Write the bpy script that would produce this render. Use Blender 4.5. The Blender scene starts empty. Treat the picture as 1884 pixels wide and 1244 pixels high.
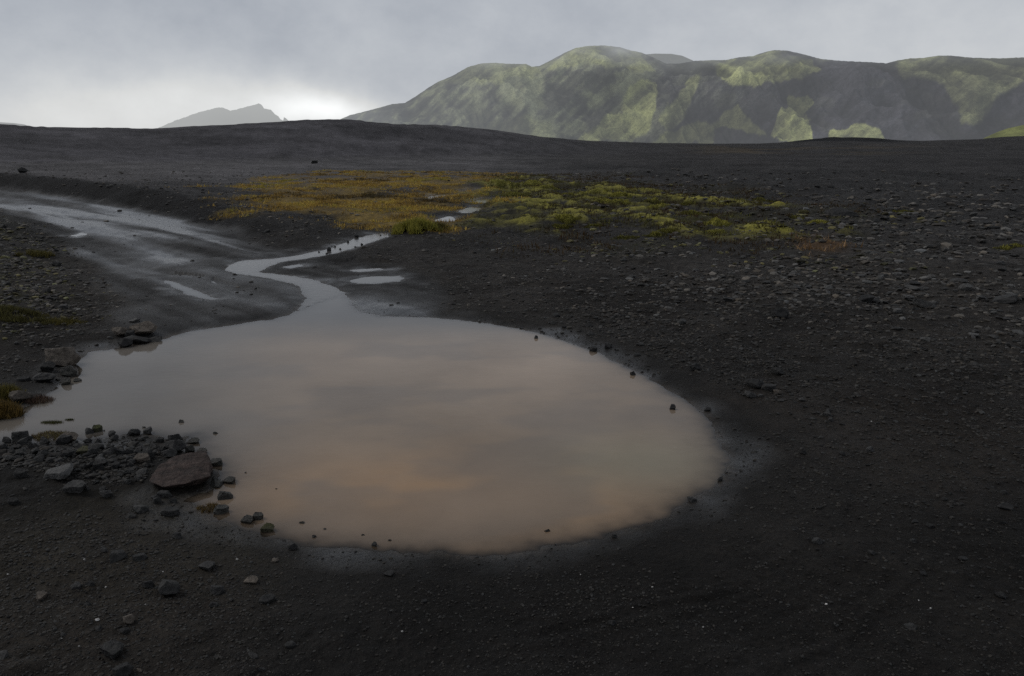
import bpy, bmesh, math, random
import numpy as np
from mathutils import Vector, noise as mnoise

rng = np.random.default_rng(7)
random.seed(7)
sc = bpy.context.scene
COL = sc.collection
PI = math.pi

# ------------------------------------------------------------------ camera
F = 1465.0                                  # focal length for a frame 1884 wide
PITCH = math.radians(13.81)
CZ = 2.0
cam_d = bpy.data.cameras.new("camera")
cam_d.sensor_width = 36.0
cam_d.lens = 36.0 * F / 1884.0
cam_d.clip_start = 0.05
cam_d.clip_end = 20000
cam = bpy.data.objects.new("camera", cam_d)
cam.location = (0, 0, CZ)
cam.rotation_euler = (PI / 2 - PITCH, 0, 0)
COL.objects.link(cam)
sc.camera = cam


def ray(px, py):
    dx, dy = (px - 942.0) / F, (622.0 - py) / F
    return np.array([dx, math.cos(PITCH) + dy * math.sin(PITCH), -math.sin(PITCH) + dy * math.cos(PITCH)])


def plane(px, py, z=0.0):
    d = ray(px, py)
    t = (z - CZ) / min(d[2], -1e-4)
    return float(d[0] * t), float(d[1] * t)


def polyw(pts, z=0.0):
    return np.array([plane(a, b, z) for a, b in pts])


def azel(px, py):
    d = ray(px, py)
    return math.atan2(d[0], d[1]), math.atan2(d[2], math.hypot(d[0], d[1]))


# ------------------------------------------------------------------ numpy noise
def _h(ix, iy, s):
    h = (ix.astype(np.int64) * 374761393 + iy.astype(np.int64) * 668265263 + s * 1442695041) & 0xFFFFFFFF
    h = ((h ^ (h >> 13)) * 1274126177) & 0xFFFFFFFF
    h = h ^ (h >> 16)
    return (h & 0xFFFFFF).astype(np.float64) / float(0xFFFFFF) * 2 - 1


def vn(x, y, s=0):
    x = np.asarray(x, dtype=np.float64); y = np.asarray(y, dtype=np.float64)
    x0 = np.floor(x); y0 = np.floor(y)
    fx = x - x0; fy = y - y0
    u = fx * fx * fx * (fx * (fx * 6 - 15) + 10); v = fy * fy * fy * (fy * (fy * 6 - 15) + 10)
    a = _h(x0, y0, s); b = _h(x0 + 1, y0, s); c = _h(x0, y0 + 1, s); d = _h(x0 + 1, y0 + 1, s)
    return (a * (1 - u) + b * u) * (1 - v) + (c * (1 - u) + d * u) * v


def fbm(x, y, o=4, s=0, g=0.5):
    t = 0; a = 1.0; n = 0; c, sn = math.cos(0.6), math.sin(0.6)
    for i in range(o):
        t = t + a * vn(x, y, s + i * 17); n += a; a *= g
        x, y = (x * c - y * sn) * 2.03, (x * sn + y * c) * 2.03
    return t / n * 1.5


def ridged(x, y, o=4, s=0):
    t = 0; a = 1.0; n = 0
    for i in range(o):
        t = t + a * (1 - np.abs(vn(x, y, s + i * 17)) * 2); n += a; a *= 0.5
        x = x * 2.07; y = y * 2.07
    return t / n


def ss(a, b, x):
    t = np.clip((x - a) / (b - a), 0, 1)
    return t * t * (3 - 2 * t)


def poly_sd(X, Y, P):
    """signed distance, negative inside"""
    d = np.full(X.shape, 1e18); ins = np.zeros(X.shape, bool)
    n = len(P)
    for i in range(n):
        ax, ay = P[i]; bx, by = P[(i + 1) % n]
        ex, ey = bx - ax, by - ay
        wx, wy = X - ax, Y - ay
        t = np.clip((wx * ex + wy * ey) / (ex * ex + ey * ey + 1e-12), 0, 1)
        dx, dy = wx - ex * t, wy - ey * t
        d = np.minimum(d, dx * dx + dy * dy)
        c = ((ay > Y) != (by > Y))
        with np.errstate(divide='ignore', invalid='ignore'):
            xi = (bx - ax) * (Y - ay) / ((by - ay) if by != ay else 1e-12) + ax
        ins ^= (c & (X < xi))
    d = np.sqrt(d)
    return np.where(ins, -d, d)


# ------------------------------------------------------------------ outlines of the place
ZW = -0.04
POND = polyw([(545, 572), (500, 588), (430, 598), (370, 608), (310, 620), (265, 632), (215, 640), (160, 648), (150, 668),
              (147, 690), (118, 700), (100, 715), (60, 740), (20, 765), (0, 771), (-90, 800), (-90, 830), (0, 812), (30, 806),
              (75, 812), (150, 812), (200, 804), (230, 798), (270, 797), (297, 803), (312, 815), (345, 806), (362, 822), (372, 842),
              (388, 868), (402, 888), (372, 905), (342, 922), (358, 938), (395, 954), (440, 970), (480, 984), (530, 998),
              (600, 1007), (690, 1013), (780, 1019), (870, 1023), (940, 1016), (1020, 1003), (1100, 988), (1180, 968),
              (1240, 943), (1290, 910), (1328, 878), (1340, 845), (1328, 800), (1300, 765), (1260, 735), (1215, 708),
              (1160, 680), (1100, 650), (1030, 625), (960, 605), (880, 593), (790, 584), (700, 582), (660, 573), (640, 555), (632, 540)], ZW)
STREAM = polyw([(545, 572), (560, 556), (559, 541), (540, 521), (500, 513), (440, 504), (412, 495), (420, 486), (450, 479), (500, 476),
                (560, 468), (610, 456), (650, 440), (690, 430), (712, 428), (716, 435), (672, 450), (620, 465), (560, 476), (518, 483),
                (490, 491), (478, 500), (500, 504), (545, 508), (590, 518), (620, 530), (632, 540)], ZW)
PUDDLES = [polyw(p, ZW) for p in (
    [(636, 497), (665, 494.5), (705, 492.5), (712, 496), (690, 499), (660, 501)],
    [(652, 516), (680, 510), (740, 506.5), (752, 512), (735, 518), (700, 521), (662, 521)],
    [(520, 491), (550, 486), (558, 489), (535, 494)],
    [(796, 405), (828, 397), (842, 405), (820, 412), (800, 411)],
    [(866, 373), (885, 364), (926, 366), (930, 374), (900, 378)],
    [(770, 364), (800, 358), (835, 356), (830, 362), (790, 367)],
    [(840, 350), (895, 347), (898, 352), (860, 355)],
    [(840, 388), (875, 380), (890, 384), (860, 394)],
    [(302, 516), (325, 520), (350, 534), (385, 546), (405, 550), (388, 553), (362, 547), (332, 532)],
    [(133, 434), (148, 428), (163, 430), (166, 434), (150, 433), (142, 437)],
)]
ROAD = polyw([(-500, 330), (-200, 338), (0, 346), (150, 362), (300, 392), (430, 426), (520, 452), (600, 458), (640, 470), (700, 482), (790, 508),
              (800, 560), (760, 584), (660, 576), (545, 574), (500, 590), (370, 610), (300, 622), (240, 600), (222, 560), (190, 500), (132, 445), (60, 408), (0, 388), (-200, 372), (-500, 360)])
UPLAND = np.vstack([polyw([(-500, 328), (-200, 336), (0, 344), (150, 361), (300, 391), (430, 425), (520, 448), (600, 446), (660, 428)]),
                    [(-1.5, 60), (0, 110), (0, 2000), (-2500, 2000), (-2500, 30)]])
MOUND = polyw([(-400, 405), (0, 402), (60, 417), (120, 452), (160, 500), (178, 545), (150, 585), (80, 608), (0, 622), (-400, 640)])
HEAP = polyw([(-10, 810), (60, 812), (140, 812), (230, 800), (285, 800), (300, 830), (270, 880), (200, 890), (60, 865), (-10, 865)])
GOLD = polyw([(450, 380), (470, 350), (520, 338), (560, 326), (640, 318), (760, 316), (900, 316), (960, 330), (915, 350), (890, 380),
              (860, 402), (810, 428), (760, 432), (700, 424), (650, 415), (560, 405), (500, 400), (462, 390)])
GREEN = polyw([(880, 345), (925, 326), (1050, 336), (1150, 346), (1280, 368), (1420, 384), (1545, 402), (1520, 428), (1400, 438), (1250, 444), (1130, 442), (1020, 422), (930, 410), (860, 415), (870, 380)])
FRINGE = polyw([(880, 320), (1100, 322), (1400, 350), (1600, 395), (1640, 420), (1580, 450), (1520, 500), (1460, 490), (1300, 460), (1050, 455), (900, 430)])
RUST = polyw([(1440, 436), (1500, 432), (1540, 440), (1536, 468), (1488, 484), (1465, 460)])
SHEEN = [polyw(p) for p in (
    [(-60, 370), (60, 377), (180, 395), (330, 430), (380, 470), (300, 480), (200, 440), (60, 400), (-60, 384)],
    [(170, 375), (300, 400), (430, 440), (520, 470), (470, 480), (380, 450), (280, 425)],
    [(300, 512), (420, 540), (545, 555), (500, 586), (380, 600), (340, 560)],
    [(640, 545), (800, 575), (900, 592), (700, 590)],
)]

SKYLINE = [(-900, 226), (-300, 226), (0, 228), (70, 233), (180, 235), (290, 236), (380, 231), (480, 226), (560, 220.5), (620, 219), (660, 221),
           (700, 226), (735, 228.5), (800, 229), (850, 233), (900, 238), (950, 245), (1000, 252), (1080, 259), (1200, 263), (1320, 264.5), (1400, 264),
           (1440, 262), (1490, 259.5), (1560, 258.5), (1640, 260), (1700, 259), (1800, 256), (1845, 252), (1884, 250), (2100, 246), (2800, 243)]
_sk = np.array([azel(a, b) for a, b in SKYLINE])
_rr = np.array([[azel(a, 250)[0], b] for a, b in ((-900, 125), (0, 125), (620, 140), (800, 150), (1000, 190), (1150, 330), (1300, 420), (1884, 420), (2800, 420))])
_r0 = np.array([[azel(a, 250)[0], b] for a, b in ((-900, 50), (0, 55), (620, 80), (900, 95), (1100, 110), (1300, 120), (2800, 120))])
_bankh = np.array([[azel(a, 400)[0], b] for a, b in ((-900, .55), (0, .55), (300, .42), (420, .25), (560, .14), (700, .08), (900, .06))])


def water_sd(X, Y):
    wob = (0.022 + 0.03 * ss(-0.8, -2.0, X)) * fbm(X * 2.2, Y * 2.2, 3, 5) + 0.010 * vn(X * 21, Y * 21, 9) + 0.012 * vn(X * 8, Y * 8, 10)
    sdp = np.minimum(poly_sd(X, Y, POND), poly_sd(X, Y, STREAM)) + wob
    sdq = np.full(X.shape, 1e9)
    for P in PUDDLES:
        sdq = np.minimum(sdq, poly_sd(X, Y, P))
    r = np.hypot(X, Y)
    sdq = sdq + wob + 0.004 * r * vn(X * 2.3, Y * 2.3, 33)
    return sdp, sdq


def ground(X, Y, masks=False):
    X = np.asarray(X, dtype=np.float64); Y = np.asarray(Y, dtype=np.float64)
    r = np.hypot(X, Y); az = np.arctan2(X, Y)
    near = r < 75
    sdp = np.full(X.shape, 50.0); sdq = sdp.copy(); road = sdp.copy(); mound = sdp.copy(); gold = sdp.copy(); green = sdp.copy()
    fringe = sdp.copy(); rust = sdp.copy(); sheen = sdp.copy()
    Xn, Yn = X[near], Y[near]
    if near.any():
        a, b = water_sd(Xn, Yn)
        sdp[near] = a; sdq[near] = b
        wv = fbm(Xn / 1.7, Yn / 1.7, 3, 40)
        road[near] = poly_sd(Xn, Yn, ROAD) + 0.25 * wv
        mound[near] = poly_sd(Xn, Yn, MOUND) + 0.4 * wv
        gold[near] = poly_sd(Xn, Yn, GOLD) + 2.2 * fbm(Xn / 2.6, Yn / 3.4, 5, 41)
        green[near] = poly_sd(Xn, Yn, GREEN) + 1.6 * fbm(Xn / 3, Yn / 3, 4, 42)
        fringe[near] = poly_sd(Xn, Yn, FRINGE)
        rust[near] = poly_sd(Xn, Yn, RUST) + 0.4 * wv
        s = np.full(Xn.shape, 1e9)
        for P in SHEEN:
            s = np.minimum(s, poly_sd(Xn, Yn, P))
        sheen[near] = s
    up = poly_sd(X, Y, UPLAND)
    mroad = ss(0.25, -0.25, road); mmound = ss(0.5, -1.0, mound); mgold = ss(0.8, -0.8, gold); mgreen = ss(1.0, -1.0, green) * ss(-0.30, 0.25, fbm(X / 2.3, Y / 2.6, 5, 45) + 0.25 * ss(0.25, 0.0, az) + 0.1)
    # rough gravel everywhere but the track, the shore and the sandy foreground
    shore = ss(0.1, 1.4, np.minimum(sdp, sdq * 1.5))
    sand = ss(8.5, 5.5, r) * ss(-0.25, 0.0, az) * 0.75
    rough = np.clip(shore * (1 - 0.8 * mroad) * (1 - sand), 0.08, 1)
    z = 0.05 * fbm(X / 7, Y / 7, 3, 1) * ss(4, 16, r) + 0.16 * fbm(X / 23, Y / 23, 3, 2) * ss(14, 50, r)
    z = z + rough * (0.05 * fbm(X / 1.3, Y / 1.3, 4, 3) * ss(3, 12, r))
    z = z + (0.25 + 0.75 * rough) * 0.026 * fbm(X / 0.33, Y / 0.33, 3, 4) + (0.3 + 0.7 * rough) * 0.006 * fbm(X / 0.09, Y / 0.09, 2, 6) * ss(40, 15, r)
    z = z + 0.0025 * vn(X / 0.022, Y / 0.022, 7) * ss(9, 5, r)
    # bank of the raised plain beside the track
    bh = np.interp(az, _bankh[:, 0], _bankh[:, 1])
    z = z + bh * ss(0.1, -1.4, up + 0.3 * fbm(X / 2, Y / 2, 3, 12))
    z = z + 0.22 * ss(0.4, -2.2, mound)
    z = z + mgreen * (0.05 + 0.17 * np.maximum(ridged(X / 2.4, Y / 2.4, 3, 14), -0.2) + 0.09 * ridged(X / 0.7, Y / 0.7, 3, 87)) + mgold * 0.06 * ridged(X / 1.5, Y / 1.5, 3, 15)
    # hummocky lava gravel to the right
    hum = ss(0.02, 0.2, az) * ss(12, 24, r) * ss(130, 60, r) * (1 - mgreen)
    z = z + hum * (0.24 * ridged(X / 4.1, Y / 4.1, 4, 16) * (0.5 + 0.5 * ss(18, 32, r)) + 0.08 * ridged(X / 1.1, Y / 1.1, 3, 17))
    # ruts along the track
    z = z - mroad * 0.055 * ridged((X * 0.71 + Y * 0.70) / 1.1, (X * 0.70 - Y * 0.71) / 9.0, 2, 21) * ss(9, 13, r)
    # old tyre arcs around the pond in the sandy foreground
    arc = ss(-0.12, 0.1, az) * ss(9, 6, r) * ss(0.3, 0.7, sdp)
    z = z + arc * 0.005 * vn(sdp * 17 + 0.5 * fbm(X, Y, 2, 23), az * 2.0, 24) + arc * 0.0015 * np.cos(sdp * 70) * ss(-0.1, 0.4, fbm(X * 1.1, Y * 1.1, 2, 25))
    # far hill and plain
    el = np.interp(az, _sk[:, 0], _sk[:, 1]); R = np.interp(az, _rr[:, 0], _rr[:, 1]); R0 = np.interp(az, _r0[:, 0], _r0[:, 1])
    zr = CZ + R * np.tan(el)
    t = np.clip((r - R0) / (R - R0), 0, 1)
    prof = t * t * (2.4 - 1.4 * t)
    lump = 0.35 * fbm(X / 30, Y / 30, 3, 30) * ss(0.0, 0.3, t) * ss(1.0, 0.55, t) + 0.18 * fbm(X / 11, Y / 11, 3, 31) * ss(0.0, 0.3, t) * ss(1.0, 0.7, t)
    z = z * (1 - ss(0.1, 0.9, t)) + zr * prof + lump + 0.05 * vn(az * 160, 0 * az, 8) * ss(0.7, 1, t)
    z = z - np.maximum(r - R, 0) * 0.05 * ss(0, 60, r - R)
    z = z + 1.5 * np.exp(-((r - 400) / 30) ** 2) * ss(0.31, 0.37, az) * ss(0.47, 0.40, az) * (1 + 0.3 * vn(az * 70, 0 * az, 19))
    z = np.maximum(z, -12)
    # shores
    wsd = np.minimum(sdp, sdq)
    zin = ZW + np.where(wsd < 0, np.maximum(wsd * np.where(sdp < sdq, 0.10 + 0.13 * ss(5.5, 9, r), 0.30), -0.14), wsd * (0.06 + 0.05 * ss(6, 9, r))) + 0.0022 * fbm(X / 0.12, Y / 0.12, 3, 60)
    span = np.where(sdp < sdq, 0.75, 0.5)
    w = np.clip(wsd / span, 0, 1); w = w * w * (3 - 2 * w)
    z = np.where(wsd < span, zin * (1 - w) + np.maximum(z, ZW + 0.012) * w, z)
    if not masks:
        return z
    return z, dict(r=r, az=az, sdp=sdp, sdq=sdq, road=mroad, mound=mmound, gold=mgold, green=mgreen, fringe=ss(2, -2, fringe + 2 * fbm(X / 4, Y / 4, 3, 44)),
                   rust=ss(0.35, -0.3, rust), sheen=sheen, up=up, rough=rough, t=t, R=R, hum=hum, bh=bh)


def gz(x, y):
    """height of the finished ground sheet"""
    a = math.atan2(x, y); d = min(max(math.hypot(x, y), RS[0]), RS[-1] * 0.999)
    i = min(max(int(np.searchsorted(RS, d)) - 1, 0), nr - 2); j = min(max(int(np.searchsorted(AZ, a)) - 1, 0), na - 2)
    u = (d - RS[i]) / (RS[i + 1] - RS[i]); v = (a - AZ[j]) / (AZ[j + 1] - AZ[j])
    q = GZ2[i:i + 2, j:j + 2]
    return float((q[0, 0] * (1 - v) + q[0, 1] * v) * (1 - u) + (q[1, 0] * (1 - v) + q[1, 1] * v) * u)


def at(px, py):
    """the point of the ground seen at a spot of the photograph"""
    d = ray(px, py); z = 0.0
    for _ in range(14):
        t = min((z - CZ) / min(d[2], -0.004), 400)
        z = 0.5 * z + 0.5 * gz(d[0] * t, d[1] * t)
    return float(d[0] * t), float(d[1] * t), z


# ------------------------------------------------------------------ mesh helpers
def mesh_np(name, V, Fc, mat=None, smooth=True, attrs=None, floats=None):
    V = np.ascontiguousarray(V, dtype=np.float32); Fc = np.ascontiguousarray(Fc, dtype=np.int32)
    me = bpy.data.meshes.new(name)
    n, k = Fc.shape
    me.vertices.add(len(V)); me.vertices.foreach_set("co", V.ravel())
    me.loops.add(n * k); me.loops.foreach_set("vertex_index", Fc.ravel())
    me.polygons.add(n)
    me.polygons.foreach_set("loop_start", np.arange(0, n * k, k, dtype=np.int32))
    me.polygons.foreach_set("use_smooth", np.full(n, bool(smooth)))
    me.update(calc_edges=True)
    for an, arr in (attrs or {}).items():
        a = me.attributes.new(an, 'FLOAT_COLOR', 'POINT')
        if arr.shape[1] == 3:
            arr = np.hstack([arr, np.ones((len(arr), 1))])
        a.data.foreach_set("color", np.ascontiguousarray(arr, dtype=np.float32).ravel())
    for an, arr in (floats or {}).items():
        a = me.attributes.new(an, 'FLOAT', 'POINT')
        a.data.foreach_set("value", np.ascontiguousarray(arr, dtype=np.float32))
    if mat:
        me.materials.append(mat)
    return me


def link(name, me, label=None, cat=None, group=None, kind=None, loc=None, parent=None):
    o = bpy.data.objects.new(name, me)
    COL.objects.link(o)
    if loc is not None:
        o.location = loc
    if label: o["label"] = label
    if cat: o["category"] = cat
    if group: o["group"] = group
    if kind: o["kind"] = kind
    if parent: o.parent = parent
    return o


def sub_faces(V, Fc, keep, extra):
    """cut a set of faces out of the big sheet"""
    f = Fc[keep]
    used = np.unique(f)
    remap = np.full(len(V), -1, np.int32); remap[used] = np.arange(len(used), dtype=np.int32)
    return V[used], remap[f], [e[used] for e in extra]


# ------------------------------------------------------------------ materials
def new_mat(name):
    m = bpy.data.materials.new(name); m.use_nodes = True
    nt = m.node_tree; nt.nodes.clear()
    out = nt.nodes.new('ShaderNodeOutputMaterial')
    return m, nt, out


def N(nt, t, **kw):
    n = nt.nodes.new(t)
    for k, v in kw.items():
        if k.startswith('i_'):
            n.inputs[k[2:].replace('_', ' ')].default_value = v
        else:
            setattr(n, k, v)
    return n


def L(nt, a, b):
    nt.links.new(a, b)


def mathn(nt, op, a, b=None, c=None, clamp=False):
    n = nt.nodes.new('ShaderNodeMath'); n.operation = op; n.use_clamp = clamp
    for i, v in enumerate((a, b, c)):
        if v is None: continue
        if isinstance(v, (int, float)): n.inputs[i].default_value = v
        else: nt.links.new(v, n.inputs[i])
    return n.outputs[0]


def maprange(nt, v, a, b, c, d):
    n = nt.nodes.new('ShaderNodeMapRange')
    nt.links.new(v, n.inputs[0])
    for i, x in enumerate((a, b, c, d)): n.inputs[i + 1].default_value = x
    return n.outputs[0]


def mulcol(nt, col, fac):
    n = nt.nodes.new('ShaderNodeVectorMath'); n.operation = 'SCALE'
    nt.links.new(col, n.inputs[0])
    if isinstance(fac, (int, float)): n.inputs[3].default_value = fac
    else: nt.links.new(fac, n.inputs[3])
    return n.outputs[0]


def noise_n(nt, vec, scale, detail=3, rough=0.6):
    n = N(nt, 'ShaderNodeTexNoise'); n.inputs['Scale'].default_value = scale
    n.inputs['Detail'].default_value = detail; n.inputs['Roughness'].default_value = rough
    nt.links.new(vec, n.inputs['Vector'])
    return n.outputs[0]


def ground_material():
    m, nt, out = new_mat("black_sand")
    geo = N(nt, 'ShaderNodeNewGeometry').outputs['Position']
    col = N(nt, 'ShaderNodeAttribute', attribute_name="col").outputs['Color']
    msk = N(nt, 'ShaderNodeAttribute', attribute_name="mask")
    sep = N(nt, 'ShaderNodeSeparateColor'); L(nt, msk.outputs['Color'], sep.inputs[0])
    wet, rough, grit = sep.outputs[0], sep.outputs[1], sep.outputs[2]
    n1 = noise_n(nt, geo, 140, 2, 0.7)
    n2 = noise_n(nt, geo, 32, 4, 0.65)
    n3 = noise_n(nt, geo, 5.5, 5, 0.65)
    n4 = noise_n(nt, geo, 0.9, 4, 0.6)
    vor = N(nt, 'ShaderNodeTexVoronoi'); vor.inputs['Scale'].default_value = 26; L(nt, geo, vor.inputs['Vector'])
    vor2 = N(nt, 'ShaderNodeTexVoronoi'); vor2.inputs['Scale'].default_value = 7; L(nt, geo, vor2.inputs['Vector'])
    f = mathn(nt, 'MULTIPLY', maprange(nt, n1, 0.3, 0.7, 0.5, 1.5), maprange(nt, n2, 0.3, 0.7, 0.5, 1.5))
    f = mathn(nt, 'MULTIPLY', f, maprange(nt, n3, 0.3, 0.7, 0.62, 1.38))
    f = mathn(nt, 'MULTIPLY', f, maprange(nt, n4, 0.3, 0.7, 0.78, 1.22))
    # pebbles of a slightly different stone
    sp = N(nt, 'ShaderNodeSeparateColor'); L(nt, vor.outputs['Color'], sp.inputs[0])
    peb = mathn(nt, 'MULTIPLY', maprange(nt, sp.outputs[0], 0.55, 1.0, 0.0, 1.3), maprange(nt, vor.outputs['Distance'], 0.2, 0.42, 1.0, 0.0))
    peb = mathn(nt, 'MULTIPLY', peb, grit)
    f = mathn(nt, 'ADD', f, mathn(nt, 'MULTIPLY', peb, 0.9))
    base = mulcol(nt, col, f)
    b = N(nt, 'ShaderNodeBsdfPrincipled')
    L(nt, base, b.inputs['Base Color'])
    rr = mathn(nt, 'ADD', maprange(nt, wet, 0, 1, 0.88, 0.25), mathn(nt, 'MULTIPLY', maprange(nt, n2, 0.3, 0.7, -0.10, 0.10), 1.0))
    L(nt, rr, b.inputs['Roughness'])
    L(nt, maprange(nt, wet, 0, 1, 0.12, 0.58), b.inputs['Specular IOR Level'])
    # bumps: fine grain, pebbles, clods
    h = mathn(nt, 'MULTIPLY', n1, 0.004)
    h = mathn(nt, 'ADD', h, mathn(nt, 'MULTIPLY', n2, 0.022))
    h = mathn(nt, 'ADD', h, mathn(nt, 'MULTIPLY', mathn(nt, 'MULTIPLY', n3, 0.05), rough))
    h = mathn(nt, 'ADD', h, mathn(nt, 'MULTIPLY', peb, 0.010))
    h = mathn(nt, 'ADD', h, mathn(nt, 'MULTIPLY', mathn(nt, 'MULTIPLY', maprange(nt, vor2.outputs['Distance'], 0.0, 0.5, 0.05, 0.0), rough), grit))
    bp = N(nt, 'ShaderNodeBump'); bp.inputs['Distance'].default_value = 1.0
    L(nt, maprange(nt, wet, 0, 1, 0.9, 0.28), bp.inputs['Strength'])
    L(nt, h, bp.inputs['Height']); L(nt, bp.outputs[0], b.inputs['Normal'])
    L(nt, b.outputs[0], out.inputs[0])
    return m


def water_material(name, ripple):
    m, nt, out = new_mat(name)
    geo = N(nt, 'ShaderNodeNewGeometry').outputs['Position']
    silt = N(nt, 'ShaderNodeAttribute', attribute_name="silt").outputs['Color']
    dep = N(nt, 'ShaderNodeAttribute', attribute_name="depth").outputs['Fac']
    n1 = noise_n(nt, geo, 1.1, 5, 0.6)
    col = mulcol(nt, silt, maprange(nt, n1, 0.3, 0.7, 0.88, 1.12))
    dif = N(nt, 'ShaderNodeBsdfDiffuse'); L(nt, col, dif.inputs[0])
    tr = N(nt, 'ShaderNodeBsdfTransparent'); tr.inputs[0].default_value = (0.8, 0.77, 0.72, 1)
    opac = mathn(nt, 'SUBTRACT', 1.0, mathn(nt, 'EXPONENT', mathn(nt, 'MULTIPLY', mathn(nt, 'MAXIMUM', dep, 0.0), -80.0)))
    mx = N(nt, 'ShaderNodeMixShader'); L(nt, opac, mx.inputs[0]); L(nt, tr.outputs[0], mx.inputs[1]); L(nt, dif.outputs[0], mx.inputs[2])
    mp = N(nt, 'ShaderNodeMapping'); mp.inputs['Scale'].default_value = (1, 2.2, 1); L(nt, geo, mp.inputs[0])
    w1 = noise_n(nt, mp.outputs[0], 9, 3, 0.6)
    bp = N(nt, 'ShaderNodeBump'); bp.inputs['Strength'].default_value = 1.0; bp.inputs['Distance'].default_value = ripple
    L(nt, w1, bp.inputs['Height'])
    gl = N(nt, 'ShaderNodeBsdfGlossy'); gl.inputs['Roughness'].default_value = 0.04; L(nt, bp.outputs[0], gl.inputs['Normal'])
    fr = N(nt, 'ShaderNodeFresnel'); fr.inputs[0].default_value = 1.333; L(nt, bp.outputs[0], fr.inputs['Normal'])
    m2 = N(nt, 'ShaderNodeMixShader'); L(nt, fr.outputs[0], m2.inputs[0]); L(nt, mx.outputs[0], m2.inputs[1]); L(nt, gl.outputs[0], m2.inputs[2])
    L(nt, m2.outputs[0], out.inputs[0])
    return m


def rock_material(name, c1, c2, rough=0.75, strata=False, moss=None, pit=1.0, spec=0.35):
    m, nt, out = new_mat(name)
    tc = N(nt, 'ShaderNodeTexCoord').outputs['Object']
    geo = N(nt, 'ShaderNodeNewGeometry')
    info = N(nt, 'ShaderNodeObjectInfo')
    n1 = noise_n(nt, geo.outputs['Position'], 24, 5, 0.65)
    n2 = noise_n(nt, geo.outputs['Position'], 110, 3, 0.7)
    mix = N(nt, 'ShaderNodeMix', data_type='RGBA')
    mix.inputs[6].default_value = (*c1, 1); mix.inputs[7].default_value = (*c2, 1)
    L(nt, maprange(nt, n1, 0.32, 0.68, 0, 1), mix.inputs[0])
    col = mix.outputs[2]
    col = mulcol(nt, col, mathn(nt, 'MULTIPLY', maprange(nt, n2, 0.3, 0.7, 0.7, 1.3), maprange(nt, info.outputs['Random'], 0, 1, 0.7, 1.35)))
    h = mathn(nt, 'ADD', mathn(nt, 'MULTIPLY', n1, 0.035), mathn(nt, 'MULTIPLY', n2, 0.009 * pit))
    if strata:
        mp = N(nt, 'ShaderNodeMapping'); mp.inputs['Rotation'].default_value = (0.25, 0.35, 0.0); mp.inputs['Scale'].default_value = (3, 20, 26); L(nt, tc, mp.inputs[0])
        s1 = noise_n(nt, mp.outputs[0], 1.6, 4, 0.6)
        col = mulcol(nt, col, maprange(nt, s1, 0.35, 0.65, 0.6, 1.35))
        h = mathn(nt, 'ADD', h, mathn(nt, 'MULTIPLY', s1, 0.02))
    if moss:
        sx = N(nt, 'ShaderNodeSeparateXYZ'); L(nt, geo.outputs['Normal'], sx.inputs[0])
        mm = N(nt, 'ShaderNodeMix', data_type='RGBA'); mm.inputs[7].default_value = (*moss, 1)
        L(nt, col, mm.inputs[6])
        L(nt, mathn(nt, 'MULTIPLY', maprange(nt, sx.outputs[2], 0.0, 0.7, 0, 1), maprange(nt, n1, 0.4, 0.6, 0.2, 1)), mm.inputs[0])
        col = mm.outputs[2]
    b = N(nt, 'ShaderNodeBsdfPrincipled'); L(nt, col, b.inputs['Base Color'])
    b.inputs['Roughness'].default_value = rough; b.inputs['Specular IOR Level'].default_value = spec
    bp = N(nt, 'ShaderNodeBump'); bp.inputs['Strength'].default_value = 0.8; bp.inputs['Distance'].default_value = 1.0
    L(nt, h, bp.inputs['Height']); L(nt, bp.outputs[0], b.inputs['Normal'])
    L(nt, b.outputs[0], out.inputs[0])
    return m


def attr_material(name, rough=0.8, spec=0.25, transl=0.0, var=True):
    m, nt, out = new_mat(name)
    geo = N(nt, 'ShaderNodeNewGeometry').outputs['Position']
    col = N(nt, 'ShaderNodeAttribute', attribute_name="col").outputs['Color']
    n1 = noise_n(nt, geo, 60, 3, 0.7)
    c = mulcol(nt, col, maprange(nt, n1, 0.3, 0.7, 0.6, 1.4))
    b = N(nt, 'ShaderNodeBsdfPrincipled'); L(nt, c, b.inputs['Base Color'])
    b.inputs['Roughness'].default_value = rough; b.inputs['Specular IOR Level'].default_value = spec
    sh = b.outputs[0]
    if transl:
        t = N(nt, 'ShaderNodeBsdfTranslucent'); L(nt, c, t.inputs[0])
        mx = N(nt, 'ShaderNodeMixShader'); mx.inputs[0].default_value = transl
        L(nt, b.outputs[0], mx.inputs[1]); L(nt, t.outputs[0], mx.inputs[2]); sh = mx.outputs[0]
    L(nt, sh, out.inputs[0])
    return m


HAZE = (0.41, 0.43, 0.455)


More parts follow.
